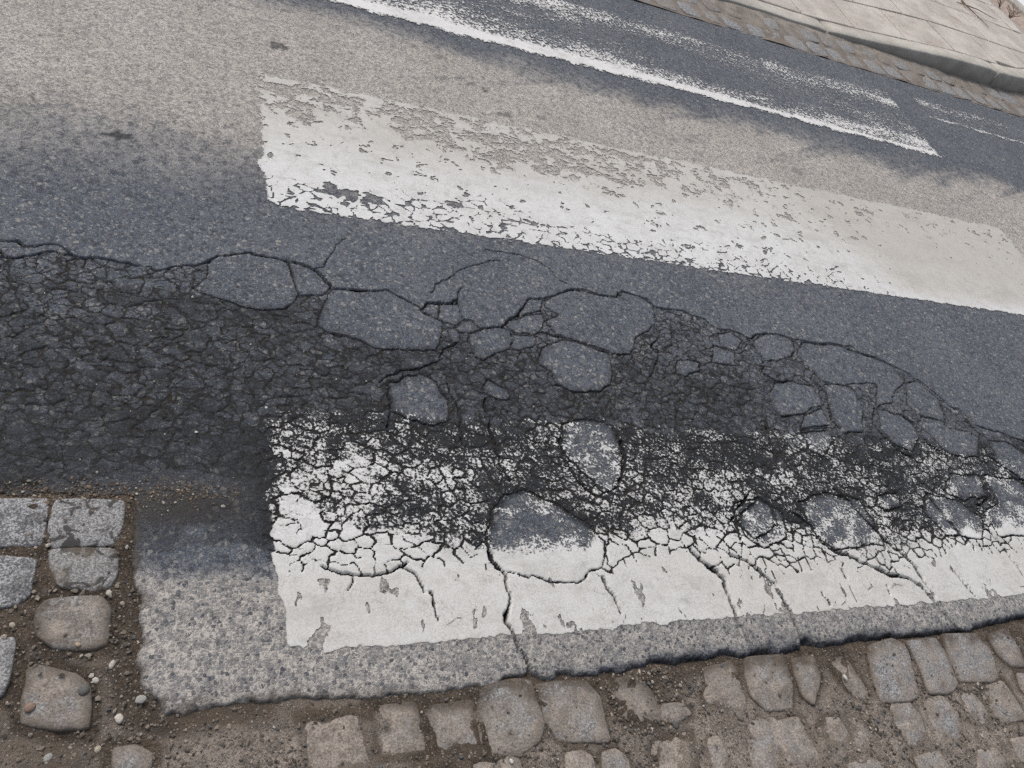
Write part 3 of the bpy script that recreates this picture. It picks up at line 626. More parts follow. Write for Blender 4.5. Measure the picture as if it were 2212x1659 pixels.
# the rest of the carriageway, joined to the fine sheet along its rim
def plain_sheet(name, xr, yr, parent=None):
    gx, gy = np.meshgrid(xr, yr, indexing='ij')
    at = dict(tone=tone_field(gx, gy).ravel() * 0.9, dust=dust_field(gx, gy).ravel(), crack=np.zeros(gx.size), craz=np.zeros(gx.size),
              agg=np.clip(smooth(-1.0, -1.1, gy).ravel(), 0.52, 1), mud=np.zeros(gx.size))
    v = np.stack([gx, gy, np.zeros_like(gx)], -1).reshape(-1, 3)
    return mesh_obj(name, v, grid_faces(len(xr), len(yr)), MAT_ASPHALT, parent, at)
xfar = np.concatenate([np.linspace(-40, -4, 10), np.linspace(-3, -0.8, 23), [xs[0]]])
xfar2 = np.concatenate([[xs[-1]], np.linspace(2.9, 8, 80), np.linspace(9, 40, 10)])
yhi = np.concatenate([[ys[-1]], np.arange(0.03, 2.061, 0.03), [2.075]])
ylo = np.concatenate([np.arange(-0.90, -0.01, 0.03), [ys[-1]]])
xmid = np.concatenate([np.linspace(-40, -4, 10), np.linspace(-3, -0.85, 15), np.arange(-0.80, 4.5, 0.0125), np.linspace(4.55, 9, 60), np.linspace(10, 40, 10)])
yhi = np.concatenate([[ys[-1]], np.arange(0.0125, 2.065, 0.0125), [2.075]])
tag(plain_sheet('road', xmid, yhi), 'far half of the asphalt carriageway', None, None, 'structure')
tag(plain_sheet('road', xfar, ylo), 'asphalt carriageway running on to the left', None, None, 'structure')
ylo2 = np.concatenate([np.arange(-1.25, -0.01, 0.03), [ys[-1]]])
tag(plain_sheet('road', xfar2, ylo2), 'asphalt carriageway running on to the right', None, None, 'structure')

# ------------------------------------------------------------------ crosswalk stripes
def interp(pts, v):
    p = M(pts); o = np.argsort(p[:, 0]); return np.interp(v, p[o, 0], p[o, 1])
def interp_y(pts, v):
    p = M(pts); o = np.argsort(p[:, 1]); return np.interp(v, p[o, 1], p[o, 0])

# near stripe: its paint follows the broken asphalt
ix = np.where(xs > -0.06)[0][0]
iy0 = np.searchsorted(ys, -1.25); iy1 = np.searchsorted(ys, -0.655)
sx, sy = X[ix:, iy0:iy1], Y[ix:, iy0:iy1]
cz = Z[ix:, iy0:iy1]; ck = crack[ix:, iy0:iy1]; dm = dmin[ix:, iy0:iy1]; pin = plate_in[ix:, iy0:iy1]
yb = np.interp(sx, [0, .166, .374, .613, .953, 1.022, 1.172, 1.573, 2.239, 3], [-.965, -1.0, -1.05, -1.065, -1.025, -1.02, -1.065, -1.09, -1.02, -1.02])
yb = yb + 0.012 * fbm(sx, sy, 0.06, 3, 41)
up = (sy - yb) * (1 + 0.4 * pin)
nz = fbm(sx * 0.75, sy, 0.030, 3, 42, 0.6); nz2 = fbm(sx, sy, 0.09, 3, 43)
wear = -0.09 + 0.22 * smooth(0.045, -0.005, up) + 0.30 * smooth(0.11, 0.0, up) + 0.9 * smooth(0.01, -0.03, up)
wear = wear + 0.13 * smooth(0.40, 0.0, sx) * smooth(0.34, 0.10, up) + 0.12 * smooth(0.9, 0.3, sx) * blob(sx, sy, 0.3, -0.86, 0.4, 0.08)
wear = wear - 0.12 * smooth(0.20, 0.32, up) - 0.16 * blob(sx, sy, 0.52, -0.92, 0.16, 0.10) - 0.06 * pin + 0.22 * pin * blob(sx, sy, 0.79, -0.78, 0.14, 0.14)
wear = wear - 0.04 * pin * smooth(0.02, 0.06, up)
spk = smooth(-0.02, 0.04, up)
pv = wear + nz * (0.16 + 0.12 * spk + 0.14 * pin) + nz2 * 0.16 * spk * (1 - 0.5 * pin)
pv = pv - np.exp(-dm / 0.0024) * (0.12 + 0.35 * blob(up, 0, -0.01, 0, 0.04, 1)) * smooth(-0.07, 0.0, up) - np.clip(ck - 0.30, 0, 1) * (1.8 + 4 * smooth(0.02, -0.03, up))
# scrapes and flakes in the sound lower band
f1, fb, fid = worley(sx + 0.012 * fbm(sx, sy, 0.04, 2, 44), sy * 0.45, 0.060, 45)
pv = pv - 1.7 * smooth(0.82, 0.9, fid) * smooth(0.010, 0.004, f1) * (1 - spk)
pv = pv - 1.3 * smooth(0.0022, 0.0008, fb) * smooth(0.45, 0.75, _hash(np.floor(sx / 0.05), np.floor(sy / 0.06), 46)) * smooth(-1.02, -1.16, sy)
fl2 = fbm(sx * 1.1, sy * 0.55, 0.040, 4, 88, 0.6)
pv = pv - 1.8 * smooth(0.62, 0.72, fl2 + 0.22 * smooth(-1.12, -1.22, sy)) * smooth(-1.06, -1.10, sy)
lft = sx - interp_y(SA_MM, sy) + 0.006 * fbm(sx, sy, 0.02, 3, 47)
bot = sy - interp(SAbot_MM, sx) + 0.006 * fbm(sx, sy, 0.03, 3, 48) + 0.012 * smooth(0.22, 0.0, sx) * fbm(sx, sy, 0.06, 2, 49)
top = interp(SAtop_MM, sx) - sy + 0.012 * fbm(sx, sy, 0.05, 3, 50)
for e in (lft, bot, top):
    pv = np.minimum(pv, e * 60)
pv = pv - 0.35 * smooth(0.05, 0.0, lft) * smooth(-1.03, -1.0, sy)
pa = 0.12 + 0.74 * spk - 0.12 * spk * (1 - pin) * smooth(0.5, 0.1, sx)
pdA = 0.18 + 0.42 * smooth(-1.0, -1.10, sy) + 0.15 * fbm(sx, sy, 0.2, 3, 51) + 0.25 * blob(sx, sy, 0.12, -1.02, 0.2, 0.025)
vA = np.stack([sx, sy, cz + 0.0012], -1).reshape(-1, 3)
fA = grid_faces(*sx.shape)
okA = (pv + pa * 1.6 > -0.1).reshape(-1)[fA].any(1)
stripe = sub_mesh('crosswalk_stripe', vA, fA, okA, MAT_PAINT_A, None, dict(pv=pv.ravel(), pa=pa.ravel(), pd=np.clip(pdA, 0, 1).ravel()))
tag(stripe, 'cracked white crosswalk stripe nearest the cobbles, its upper half worn to black', 'road marking', 'crosswalk stripes')

# middle stripe
bx = [-0.03]
while bx[-1] < 3.60:
    bx.append(bx[-1] + 0.0042 + 0.0011 * bx[-1])
bx = np.array(bx); by = np.arange(-0.03, 0.665, 0.0042)
sx, sy = np.meshgrid(bx, by, indexing='ij')
tpos = sy / 0.63
wxx = sx + 0.018 * fbm(sx, sy, 0.05, 3, 52); wyy = sy + 0.012 * fbm(sx, sy, 0.05, 3, 53)
flk = fbm(wxx * 0.85, wyy * 1.1, 0.032, 4, 54, 0.66)
amt = smooth(0.42, 0.80, tpos + 0.10 * fbm(sx, sy, 0.3, 2, 55)) * (0.72 - 0.45 * smooth(1.2, 2.4, sx)) - 0.22 * smooth(0.93, 1.0, tpos)
amt = amt + 0.10 * smooth(0.25, 0.45, tpos)
amt = amt * (1 - 0.75 * blob(sx, sy, 0.25, 0.30, 0.25, 0.12))
amt = amt + 0.16 * blob(sx, sy, 0.55, 0.40, 0.5, 0.07) + 0.12 * blob(sx, sy, 0.15, 0.45, 0.15, 0.06)
pv = 0.95 - 1.08 * amt - 0.75 * np.clip(flk, -0.5, 2) * (0.5 + 0.8 * amt)
# shrinkage cracks in the thick lower paint
f1, fb, fid = worley(wxx * 0.72, wyy, 0.030, 56)
lowb = smooth(0.42, 0.05, tpos + 0.08 * fbm(sx, sy, 0.2, 2, 57)) * (1 - 0.85 * smooth(2.0, 2.35, sx))
es = fbm(sx, sy, 0.028, 3, 58)
pv = pv - lowb * 1.7 * smooth(0.0026, 0.0006, fb - 0.0014 * es) * smooth(-0.45, 0.1, es + 0.25 * smooth(0.25, 0.08, tpos))
f1, fb, fid = worley(wxx * 0.6, wyy, 0.05, 59)
pv = pv - 1.7 * smooth(0.52, 0.68, fbm(wxx * 0.85, wyy, 0.030, 4, 83, 0.6)) * (1 - 0.6 * smooth(2, 2.6, sx))
hole = (blob(wxx, wyy, 0.215, 0.105, 0.060, 0.032) + 0.9 * blob(wxx, wyy, 0.31, 0.078, 0.055, 0.022)) * (1 + 0.75 * fbm(sx, sy, 0.022, 3, 84))
pv = pv - 2.6 * smooth(0.35, 0.6, hole)
lft = sx - interp_y(SBleft_MM, sy) + 0.005 * fbm(sx, sy, 0.02, 3, 60) + 0.018 * blob(sx, sy, 0.0, 0.17, 0.03, 0.03)
bot = sy + 0.006 + 0.006 * fbm(sx, sy, 0.02, 3, 61) - 0.035 * np.exp(-np.maximum(sx, 0) / 0.03)
top = 0.632 - sy + 0.010 * fbm(sx, sy, 0.035, 3, 62)
rgt = 3.545 - sx + 0.01 * fbm(sx, sy, 0.03, 3, 63)
for e in (lft, bot, top, rgt):
    pv = np.minimum(pv, e * 50)
pa = 0.30 + 0.22 * smooth(0.4, 0.9, tpos)
pdB = 0.12 + 0.66 * smooth(0.22, 0.75, tpos) + 0.75 * smooth(1.9, 2.6, sx + 0.25 * fbm(sx, sy, 0.3, 3, 64)) * smooth(-0.02, 0.10, sy) + 0.12 * fbm(sx, sy, 0.25, 3, 65)
vB = np.stack([sx, sy, np.full_like(sx, 0.0020)], -1).reshape(-1, 3)
fB = grid_faces(*sx.shape)
okB = (pv + pa * 1.6 > -0.1).reshape(-1)[fB].any(1)
stripe = sub_mesh('crosswalk_stripe', vB, fB, okB, MAT_PAINT_B, None, dict(pv=pv.ravel(), pa=pa.ravel(), pd=np.clip(pdB, 0, 1).ravel()))
tag(stripe, 'broad flaking white crosswalk stripe across the middle, soiled at its right end', 'road marking', 'crosswalk stripes')

# far stripe, rubbed through, and a faint stray one beyond its end
def far_stripe(x0, x1, y0, y1, step, base, fn, label_):
    gx = np.arange(x0 - 0.03, x1 + 0.03, step); gy = np.arange(y0 - 0.03, y1 + 0.03, step)
    sx, sy = np.meshgrid(gx, gy, indexing='ij')
    pv = fn(sx, sy, (sy - y0) / (y1 - y0))
    for e in (sx - x0, x1 - sx, sy - y0, y1 - sy):
        pv = np.minimum(pv, (e + 0.016 * fbm(sx, sy, 0.06, 3, 66)) * 22 - 0.15)
    v = np.stack([sx, sy, np.full_like(sx, 0.0030)], -1).reshape(-1, 3)
    s = mesh_obj('crosswalk_stripe', v, grid_faces(*sx.shape), MAT_PAINT_C, None, dict(pv=pv.ravel(), pa=np.full(sx.size, 0.62), pd=np.full(sx.size, 0.10)))
    tag(s, label_, 'road marking', 'crosswalk stripes')
def wear_c(sx, sy, t):
    n = fbm(sx * 0.35, sy, 0.06, 3, 67); n2 = fbm(sx * 0.4, sy, 0.3, 3, 68)
    lw = 0.16 - 0.09 * smooth(1.2, 3.2, sx)
    a = -0.25 + 0.85 * smooth(lw, lw * 0.3, t) + 0.30 * smooth(0.42, 0.1, t) + 0.26 * blob(t, 0, 0.86, 0, 0.16, 1) + 0.10 * smooth(2.4, 0.5, sx)
    a = a + 0.12 * smooth(3.30, 3.52, sx) - 0.05 * smooth(0.5, 2.5, sx)
    return a + 0.16 * n + 0.14 * n2
far_stripe(-1.0, 3.555, 1.205, 1.800, 0.010, -0.5, wear_c, 'white crosswalk stripe rubbed away but for its bright near edge, beside the far gutter')
def wear_d(sx, sy, t):
    return -0.30 + 0.45 * smooth(0.14, 0.03, t) + 0.2 * blob(t, 0, 0.8, 0, 0.25, 1) + 0.16 * fbm(sx * 0.4, sy, 0.08, 3, 69) - 0.6 * smooth(3.85, 3.72, sx)
far_stripe(3.72, 7.0, 1.645, 1.86, 0.012, -0.5, wear_d, 'faint ghost of a white line right of the rubbed stripe, under the far kerb')

# ------------------------------------------------------------------ near gutter: dirt, setts, gravel
SETTS = [M(p[1]) for p in SETT_MM]
# the sett paving goes on below the picture
row_y = -1.74
while row_y > -3.2:
    xx = -1.5
    while xx < 3.6:
        w = random.uniform(0.085, 0.125); h = random.uniform(0.085, 0.115)
        j = lambda: random.uniform(-0.008, 0.008)
        SETTS.append(np.array([[xx + j(), row_y + j()], [xx + w * .5, row_y - .004 + j() * .4], [xx + w + j(), row_y + j()], [xx + w + j(), row_y + h + j()], [xx + w * .5, row_y + h + .003], [xx + j(), row_y + h + j()]]))
        xx += w + random.uniform(0.018, 0.034)
    row_y -= 0.135
for cx, cy in ((2.25, -1.40), (2.40, -1.41), (2.55, -1.40), (2.30, -1.56), (2.46, -1.55), (-0.62, -1.0), (-0.64, -1.13), (-0.62, -1.28), (-0.50, -1.46), (-0.36, -1.50), (-0.20, -1.52), (-0.04, -1.50), (0.10, -1.56), (0.24, -1.58)):
    a = random.uniform(-.2, .2); r = random.uniform(.045, .055)
    SETTS.append(np.array([[cx + r * math.cos(a + k * math.pi / 3) * 1.05, cy + r * math.sin(a + k * math.pi / 3)] for k in range(6)]))

SILT = []                                           # setts of the same rows, nearly lost under silt
cen = np.array([p.mean(0) for p in SETTS])
for yrow in (-1.385, -1.495, -1.605, -1.70):
    xx = -0.12 + random.uniform(0, .05)
    while xx < 2.95:
        w = random.uniform(0.085, 0.105); c_ = np.array([xx + w / 2, yrow + random.uniform(-.008, .008)])
        if np.hypot(cen[:, 0] - c_[0], (cen[:, 1] - c_[1])).min() > 0.082 and not (yrow > -1.42 and xx < 0.02):
            h_ = random.uniform(0.04, 0.047); sk = -0.012
            SILT.append(len(SETTS))
            SETTS.append(np.array([[c_[0] - w / 2 + random.uniform(-.006, .006), c_[1] - h_], [c_[0] + w / 2 + random.uniform(-.006, .006), c_[1] - h_], [c_[0] + w / 2 + sk, c_[1] + h_ + random.uniform(-.006, .006)], [c_[0] - w / 2 + sk, c_[1] + h_ + random.uniform(-.006, .006)]]))
            cen = np.vstack([cen, c_]); xx += w + 0.015
        else:
            xx += 0.03
dgx = np.arange(-1.0, 3.0, 0.0055); dgy = np.arange(-1.95, -0.86, 0.0055)
DX, DY = np.meshgrid(dgx, dgy, indexing='ij')
dsed = poly_d(DX, DY, EDGE); dsed = np.where(in_poly(DX, DY, ASPH), dsed, -dsed)
sdist = np.full_like(DX, 0.3)
for pg in SETTS:
    if pg[:, 1].max() < -1.98: continue
    m = (DX > pg[:, 0].min() - .05) & (DX < pg[:, 0].max() + .05) & (DY > pg[:, 1].min() - .05) & (DY < pg[:, 1].max() + .05)
    i0, i1 = np.where(m.any(1))[0][[0, -1]] if m.any() else (0, -1)
    if i1 < 0: continue
    j0, j1 = np.where(m.any(0))[0][[0, -1]]
    s_ = (slice(i0, i1 + 1), slice(j0, j1 + 1))
    d = poly_d(DX[s_], DY[s_], pg, True)
    d = np.where(in_poly(DX[s_], DY[s_], pg), -d, d)
    sdist[s_] = np.minimum(sdist[s_], d)
big = fbm(DX, DY, 0.16, 3, 91)
DZ = -0.0075 + 0.004 * big + 0.0022 * fbm(DX, DY, 0.03, 3, 92) + 0.0020 * fbm(DX, DY, 0.013, 3, 93) + 0.003 * np.clip(fbm(DX, DY, 0.022, 2, 96) - 0.25, 0, 1)
DZ += 0.006 * smooth(0.02, 0.06, sdist)
DZ += 0.010 * smooth(-1.45, -1.62, DY) * smooth(0.4, 0.9, DX) * (0.6 + 0.5 * big)      # rows away from the road are silted up
DZ += 0.006 * smooth(0.55, 0.25, DX) * smooth(-1.30, -1.42, DY)
DZ -= 0.004 * smooth(-0.06, -0.005, dsed) * smooth(0.5, 1.1, DX)                        # washed out under the broken edge
DZ = np.where(sdist < -0.005, np.minimum(DZ, -0.0055 + 0.002 * big), DZ)
moist = 0.44 - 0.32 * smooth(-1.36, -1.52, DY + 0.05 * big) * smooth(0.1, 0.5, DX) + 0.35 * smooth(0.022, 0.004, np.abs(sdist)) + 0.35 * smooth(-0.05, -0.005, dsed)  # also darker in a band beside the broken edge
moist += 0.15 * smooth(-0.1, -0.35, DX) - 0.30 * smooth(-0.30, -0.10, DX) * smooth(0.35, 0.1, DX) + 0.22 * fbm(DX, DY, 0.2, 3, 94)
DZ = np.where(dsed > -0.012, np.minimum(DZ, -0.005 - 0.003 * smooth(0.35, 0.75, DX) - (0.25 + 0.35 * smooth(0.35, 0.75, DX)) * np.clip(dsed + 0.012, 0, 0.05)), DZ)
dV = np.stack([DX, DY, DZ], -1).reshape(-1, 3); dF = grid_faces(*DX.shape)
okd = (dsed < 0.05).reshape(-1)[dF].any(1)
dirt = sub_mesh('dirt', dV, dF, okd, MAT_DIRT, None, dict(moist=np.clip(moist, 0, 1).ravel()))
tag(dirt, 'brown silt and dirt filling the cobbled gutter', None, None, 'structure')

def field_at(arr, gx, gy, x, y):
    i = np.clip(np.searchsorted(gx, x), 0, len(gx) - 1); j = np.clip(np.searchsorted(gy, y), 0, len(gy) - 1)
    return arr[i, j]

def sett_mesh(pg, seed, zc, tilt_, n=40, rnd=0.0055, deep=0.06, grow=1.10):
    """rounded granite block from its top outline"""
    p = pg
    c0 = p.mean(0); p = c0 + (p - c0) * grow
    for cut in (0.07, 0.2):
        q = np.roll(p, -1, 0); p = np.stack([(1 - cut) * p + cut * q, cut * p + (1 - cut) * q], 1).reshape(-1, 2)
    seg = np.linalg.norm(np.roll(p, -1, 0) - p, axis=1); cum = np.concatenate([[0], np.cumsum(seg)])
    pc = np.concatenate([p, p[:1]]); t = np.linspace(0, cum[-1], n, endpoint=False)
    ring = np.stack([np.interp(t, cum, pc[:, 0]), np.interp(t, cum, pc[:, 1])], 1)
    c = ring.mean(0); R0 = np.linalg.norm(ring - c, axis=1).mean()
    vs, low = [], []
    prof = [(1.03, -deep), (1.02, -rnd * 1.5), (1.0, -rnd * 0.75), (1 - 0.35 * rnd / R0, -rnd * 0.30), (1 - 1.0 * rnd / R0, -rnd * 0.06), (0.55, 0.001), (0.25, 0.0015)]
    for k, (s, z) in enumerate(prof):
        r = c + (ring - c) * s
        zz = z + zc + tilt_[0] * (r[:, 0] - c[0]) + tilt_[1] * (r[:, 1] - c[1])
        if k: zz = zz + 0.0022 * fbm(r[:, 0], r[:, 1], 0.05, 3, seed) + 0.0016 * fbm(r[:, 0], r[:, 1], 0.015, 2, seed + 3)
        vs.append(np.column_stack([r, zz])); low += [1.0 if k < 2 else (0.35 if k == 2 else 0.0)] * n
    vs.append(np.array([[c[0], c[1], zc + 0.0015]])); low.append(0.0)
    v = np.concatenate(vs); f = []
    for k in range(len(prof) - 1):
        for i in range(n):
            a = k * n + i; b = k * n + (i + 1) % n
            f += [(a, b, b + n), (a, b + n, a + n)]
    k = (len(prof) - 1) * n
    for i in range(n): f.append((k + i, k + (i + 1) % n, len(v) - 1))
    return v, np.array(f), np.array(low)

for k, pg in enumerate(SETTS):
    traced = k < len(SETT_MM)
    zc = random.uniform(-0.006, 0.0)
    cx, cy = pg.mean(0)
    dirtv = 0.12 if k < 2 else 0.34
    if k in (3, 5): dirtv = 0.08
    if k in (4, 6, 7): dirtv = 0.62
    if traced and k >= 8: dirtv = 0.58
    if traced and k in (10, 13, 16, 17, 20, 30, 31): dirtv, zc = 0.74, -0.007
    if k in (21, 22, 23): dirtv, zc = 0.46, 0.0
    if not traced: dirtv = 0.55; zc -= 0.004
    if k in SILT: dirtv, zc = random.uniform(0.50, 0.72) + 0.12 * (cx < 0.4), random.uniform(-0.006, -0.002)
    if k < 6: zc += 0.003
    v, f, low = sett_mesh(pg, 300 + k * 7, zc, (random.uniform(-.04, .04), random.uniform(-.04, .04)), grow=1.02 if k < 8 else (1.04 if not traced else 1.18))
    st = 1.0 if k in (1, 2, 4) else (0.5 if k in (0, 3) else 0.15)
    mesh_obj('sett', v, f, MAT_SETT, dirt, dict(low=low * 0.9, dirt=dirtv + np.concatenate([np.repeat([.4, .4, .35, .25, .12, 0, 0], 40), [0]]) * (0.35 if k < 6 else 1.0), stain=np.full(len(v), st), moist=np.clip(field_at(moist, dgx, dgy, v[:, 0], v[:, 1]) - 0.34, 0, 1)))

# loose stones
import bmesh
def ico(sub):
    bm = bmesh.new(); bmesh.ops.create_icosphere(bm, subdivisions=sub, radius=1.0)
    bm.verts.ensure_lookup_table()
    v = np.array([q.co[:] for q in bm.verts]); f = np.array([[q.index for q in t.verts] for t in bm.faces]); bm.free()
    return v, f
ICO1 = ico(1); ICO2 = ico(2)
def stones(name, pos, size, colr, label_, flat=0.6):
    n = len(pos); bv, bf = ICO1
    sh = rng.uniform(0.65, 1.35, (n, 1, 3)) * np.array([1, 1, flat])
    v = bv[None] * (1 + rng.uniform(-0.38, 0.38, (n, len(bv), 1))) * sh
    a = rng.uniform(0, 6.28, n); c, s = np.cos(a)[:, None], np.sin(a)[:, None]
    v = np.stack([v[..., 0] * c - v[..., 1] * s, v[..., 0] * s + v[..., 1] * c, v[..., 2]], -1) * size[:, None, None] * 0.5 + pos[:, None, :]
    f = bf[None] + (np.arange(n) * len(bv))[:, None, None]
    o = mesh_obj(name, v.reshape(-1, 3), f.reshape(-1, 3), MAT_STONE, None, dict(Col=np.repeat(colr, len(bv), 0)), False)
    return tag(o, label_, 'gravel', None, 'stuff')
pal = np.array([(.10, .088, .076), (.16, .138, .118), (.22, .188, .16), (.30, .262, .225), (.13, .135, .14), (.42, .39, .35), (.07, .06, .052)])
cnt_ = 75000
gxp = np.column_stack([rng.uniform(-0.75, 2.7, cnt_), rng.uniform(-1.8, -0.88, cnt_)])
den = 0.25 + 0.9 * np.clip(fbm(gxp[:, 0], gxp[:, 1], 0.12, 3, 95) + 0.15, 0, 1)
gs = field_at(sdist, dgx, dgy, gxp[:, 0], gxp[:, 1]); ge = field_at(dsed, dgx, dgy, gxp[:, 0], gxp[:, 1])
den *= np.where(gs < -0.004, 0.06, 1.0) * (1 - smooth(-0.004, 0.012, ge)) * (1 - 0.55 * smooth(0.9, 2.2, gxp[:, 0]))
den += 0.5 * blob(gxp[:, 0], gxp[:, 1], -0.22, -1.25, 0.06, 0.2) * (gs > 0)
gxp = gxp[rng.uniform(0, 1, cnt_) < den]
gz = field_at(DZ, dgx, dgy, gxp[:, 0], gxp[:, 1]); gs = field_at(sdist, dgx, dgy, gxp[:, 0], gxp[:, 1])
sz = np.clip(rng.lognormal(math.log(0.0042), 0.42, len(gxp)), 0.0018, 0.008)
gz = np.where(gs < -0.004, 0.001, gz) + sz * 0.30
pc_ = pal[rng.choice(len(pal), len(gxp), p=[.2, .24, .2, .14, .1, .05, .07])] * rng.uniform(0.75, 1.25, (len(gxp), 1))
stones('gravel', np.column_stack([gxp, gz]), sz, pc_, 'small brown and grey grit lying in the cobbled gutter')
# pale chips on the crazed asphalt
m_ = 420
cp = np.column_stack([np.clip(rng.normal(0.2, 0.8, m_), -0.7, 2.6), rng.uniform(-1.0, -0.2, m_)])
cz_ = field_at(Z, xs, ys, cp[:, 0], cp[:, 1])
cs_ = np.clip(rng.lognormal(math.log(0.0026), 0.4, m_), 0.0015, 0.0075)
cc_ = np.array([(.55, .54, .52), (.30, .27, .2), (.20, .20, .2), (.42, .4, .36)])[rng.choice(4, m_, p=[.35, .15, .3, .2])]
stones('stone_chips', np.column_stack([cp, cz_ + cs_ * 0.2]), cs_, cc_, 'tiny pale stone chips strewn over the crazed asphalt')
# grit along the top of the setts on the left
m_ = 1600
cp = np.column_stack([rng.uniform(-0.7, -0.02, m_), rng.normal(-0.895, 0.016, m_)])
cz_ = np.maximum(field_at(Z, xs, ys, cp[:, 0], cp[:, 1]), field_at(DZ, dgx, dgy, cp[:, 0], cp[:, 1]))
keep_ = (field_at(sdist, dgx, dgy, cp[:, 0], cp[:, 1]) > 0.001) & (rng.uniform(0, 1, m_) < smooth(-0.02, -0.2, cp[:, 0]))
cp, cz_ = cp[keep_], cz_[keep_]
cs_ = np.clip(rng.lognormal(math.log(0.003), 0.35, len(cp)), 0.0015, 0.007)
pc_ = np.array([(.19, .14, .095), (.28, .23, .165), (.10, .08, .062), (.40, .38, .35), (.14, .11, .085)])[rng.choice(5, len(cp), p=[.25, .15, .25, .08, .27])]
stones('brown_grit', np.column_stack([cp, cz_ + cs_ * .2]), cs_, pc_, 'rusty brown grit caught between the asphalt and the pale setts')

PL = dict(cream='cream coloured pebble in the dirt left of the broken asphalt corner', yellow='dull olive pebble in the dirt below the cream pebble',
          bluegrey='blue grey stone among dirt near the lower left corner', slate='dark slate chip at the edge of the sandy sett',
          white_oval='bright white oval pebble on the dirty setts at right', dark_right='round dark grey stone in the dirt below the broken asphalt edge',
          chip='flat brown stone flake lying on the silted setts', disc='smooth grey disc shaped stone at the asphalt corner',
          orange='small brown pebble in the dark joint beside a pale sett', halfwhite='small white stone at the bottom edge between setts',
          sand='sandy pebble wedged below the black blotched sett', amber='tan pebble on the dirt crusted sett', ochre='dull ochre pebble by the left edge of the dirt',
          rust='brownish stone on the sandy sett at lower left', pale='pale grey pebble beside the sandy sett', long='elongated pale pebble in the dirt beside the asphalt')
for nm, (xy, s, c) in PEB_MM.items():
    x, y = xy[0] / 1000, xy[1] / 1000
    bv, bf = ICO2; s = s / 1000 * 0.5
    asp = (1.5, .8, .6) if nm in ('long', 'chip', 'white_oval') else ((1.2, 1.0, .25) if nm in ('disc',) else (1.15, .9, .5))
    v = bv * np.array(asp) * s * 0.85 * (1 + 0.22 * fbm(bv[:, 0] * 3 + x * 50, bv[:, 1] * 3 + bv[:, 2] * 2.3, 2.0, 2, 17))[:, None]
    a = random.uniform(0, 6.28) if nm != 'white_oval' else 1.9
    v = np.stack([v[:, 0] * math.cos(a) - v[:, 1] * math.sin(a), v[:, 0] * math.sin(a) + v[:, 1] * math.cos(a), v[:, 2]], 1)
    z = float(field_at(DZ, dgx, dgy, np.array([x]), np.array([y]))[0])
    if float(field_at(sdist, dgx, dgy, np.array([x]), np.array([y]))[0]) < 0: z = 0.0
    if nm == 'disc': z = max(z, 0.0)
    v = v + np.array([x, y, z + s * asp[2] * 0.35])
    g_ = sum(c) / 3; c = [0.40 * q + 0.60 * g_ * w_ for q, w_ in zip(c, (1.06, 1.0, 0.92))]
    o = mesh_obj('pebble', v, bf, MAT_STONE, None, dict(Col=np.tile(np.array(c), (len(v), 1))))
    tag(o, PL[nm], 'pebble', 'loose pebbles in the gutter')

# ------------------------------------------------------------------ far side: gutter, kerb, pavement
def box_mesh(x0, x1, y0, y1, z0, z1, bev):
    b = bev
    v = [(x0, y0, z0), (x1, y0, z0), (x1, y1, z0), (x0, y1, z0), (x0, y0, z1 - b), (x1, y0, z1 - b), (x1, y1, z1 - b), (x0, y1, z1 - b),
         (x0 + b, y0 + b, z1), (x1 - b, y0 + b, z1), (x1 - b, y1 - b, z1), (x0 + b, y1 - b, z1)]
    f = [(0, 1, 5, 4), (1, 2, 6, 5), (2, 3, 7, 6), (3, 0, 4, 7), (4, 5, 9, 8), (5, 6, 10, 9), (6, 7, 11, 10), (7, 4, 8, 11), (8, 9, 10, 11)]
    return np.array(v, float), np.array(f)

KX, KY, KR = 4.93, 2.385, 1.28                     # kerb runs along y = KY and swings away at KX
def kerb_pt(s, off):
    """point at path length s (x for s < KX), off = distance behind the kerb face"""
    if s < KX: return (s, KY + off)
    a = (s - KX) / KR
    if a < math.pi / 2: return (KX + (KR - off) * math.sin(a), KY + KR - (KR - off) * math.cos(a))
    return (KX + KR - off, KY + KR + (s - KX - KR * math.pi / 2))
def kerb_h(s):
    return 0.030 + 0.085 * float(smooth(3.2, 4.9, s))

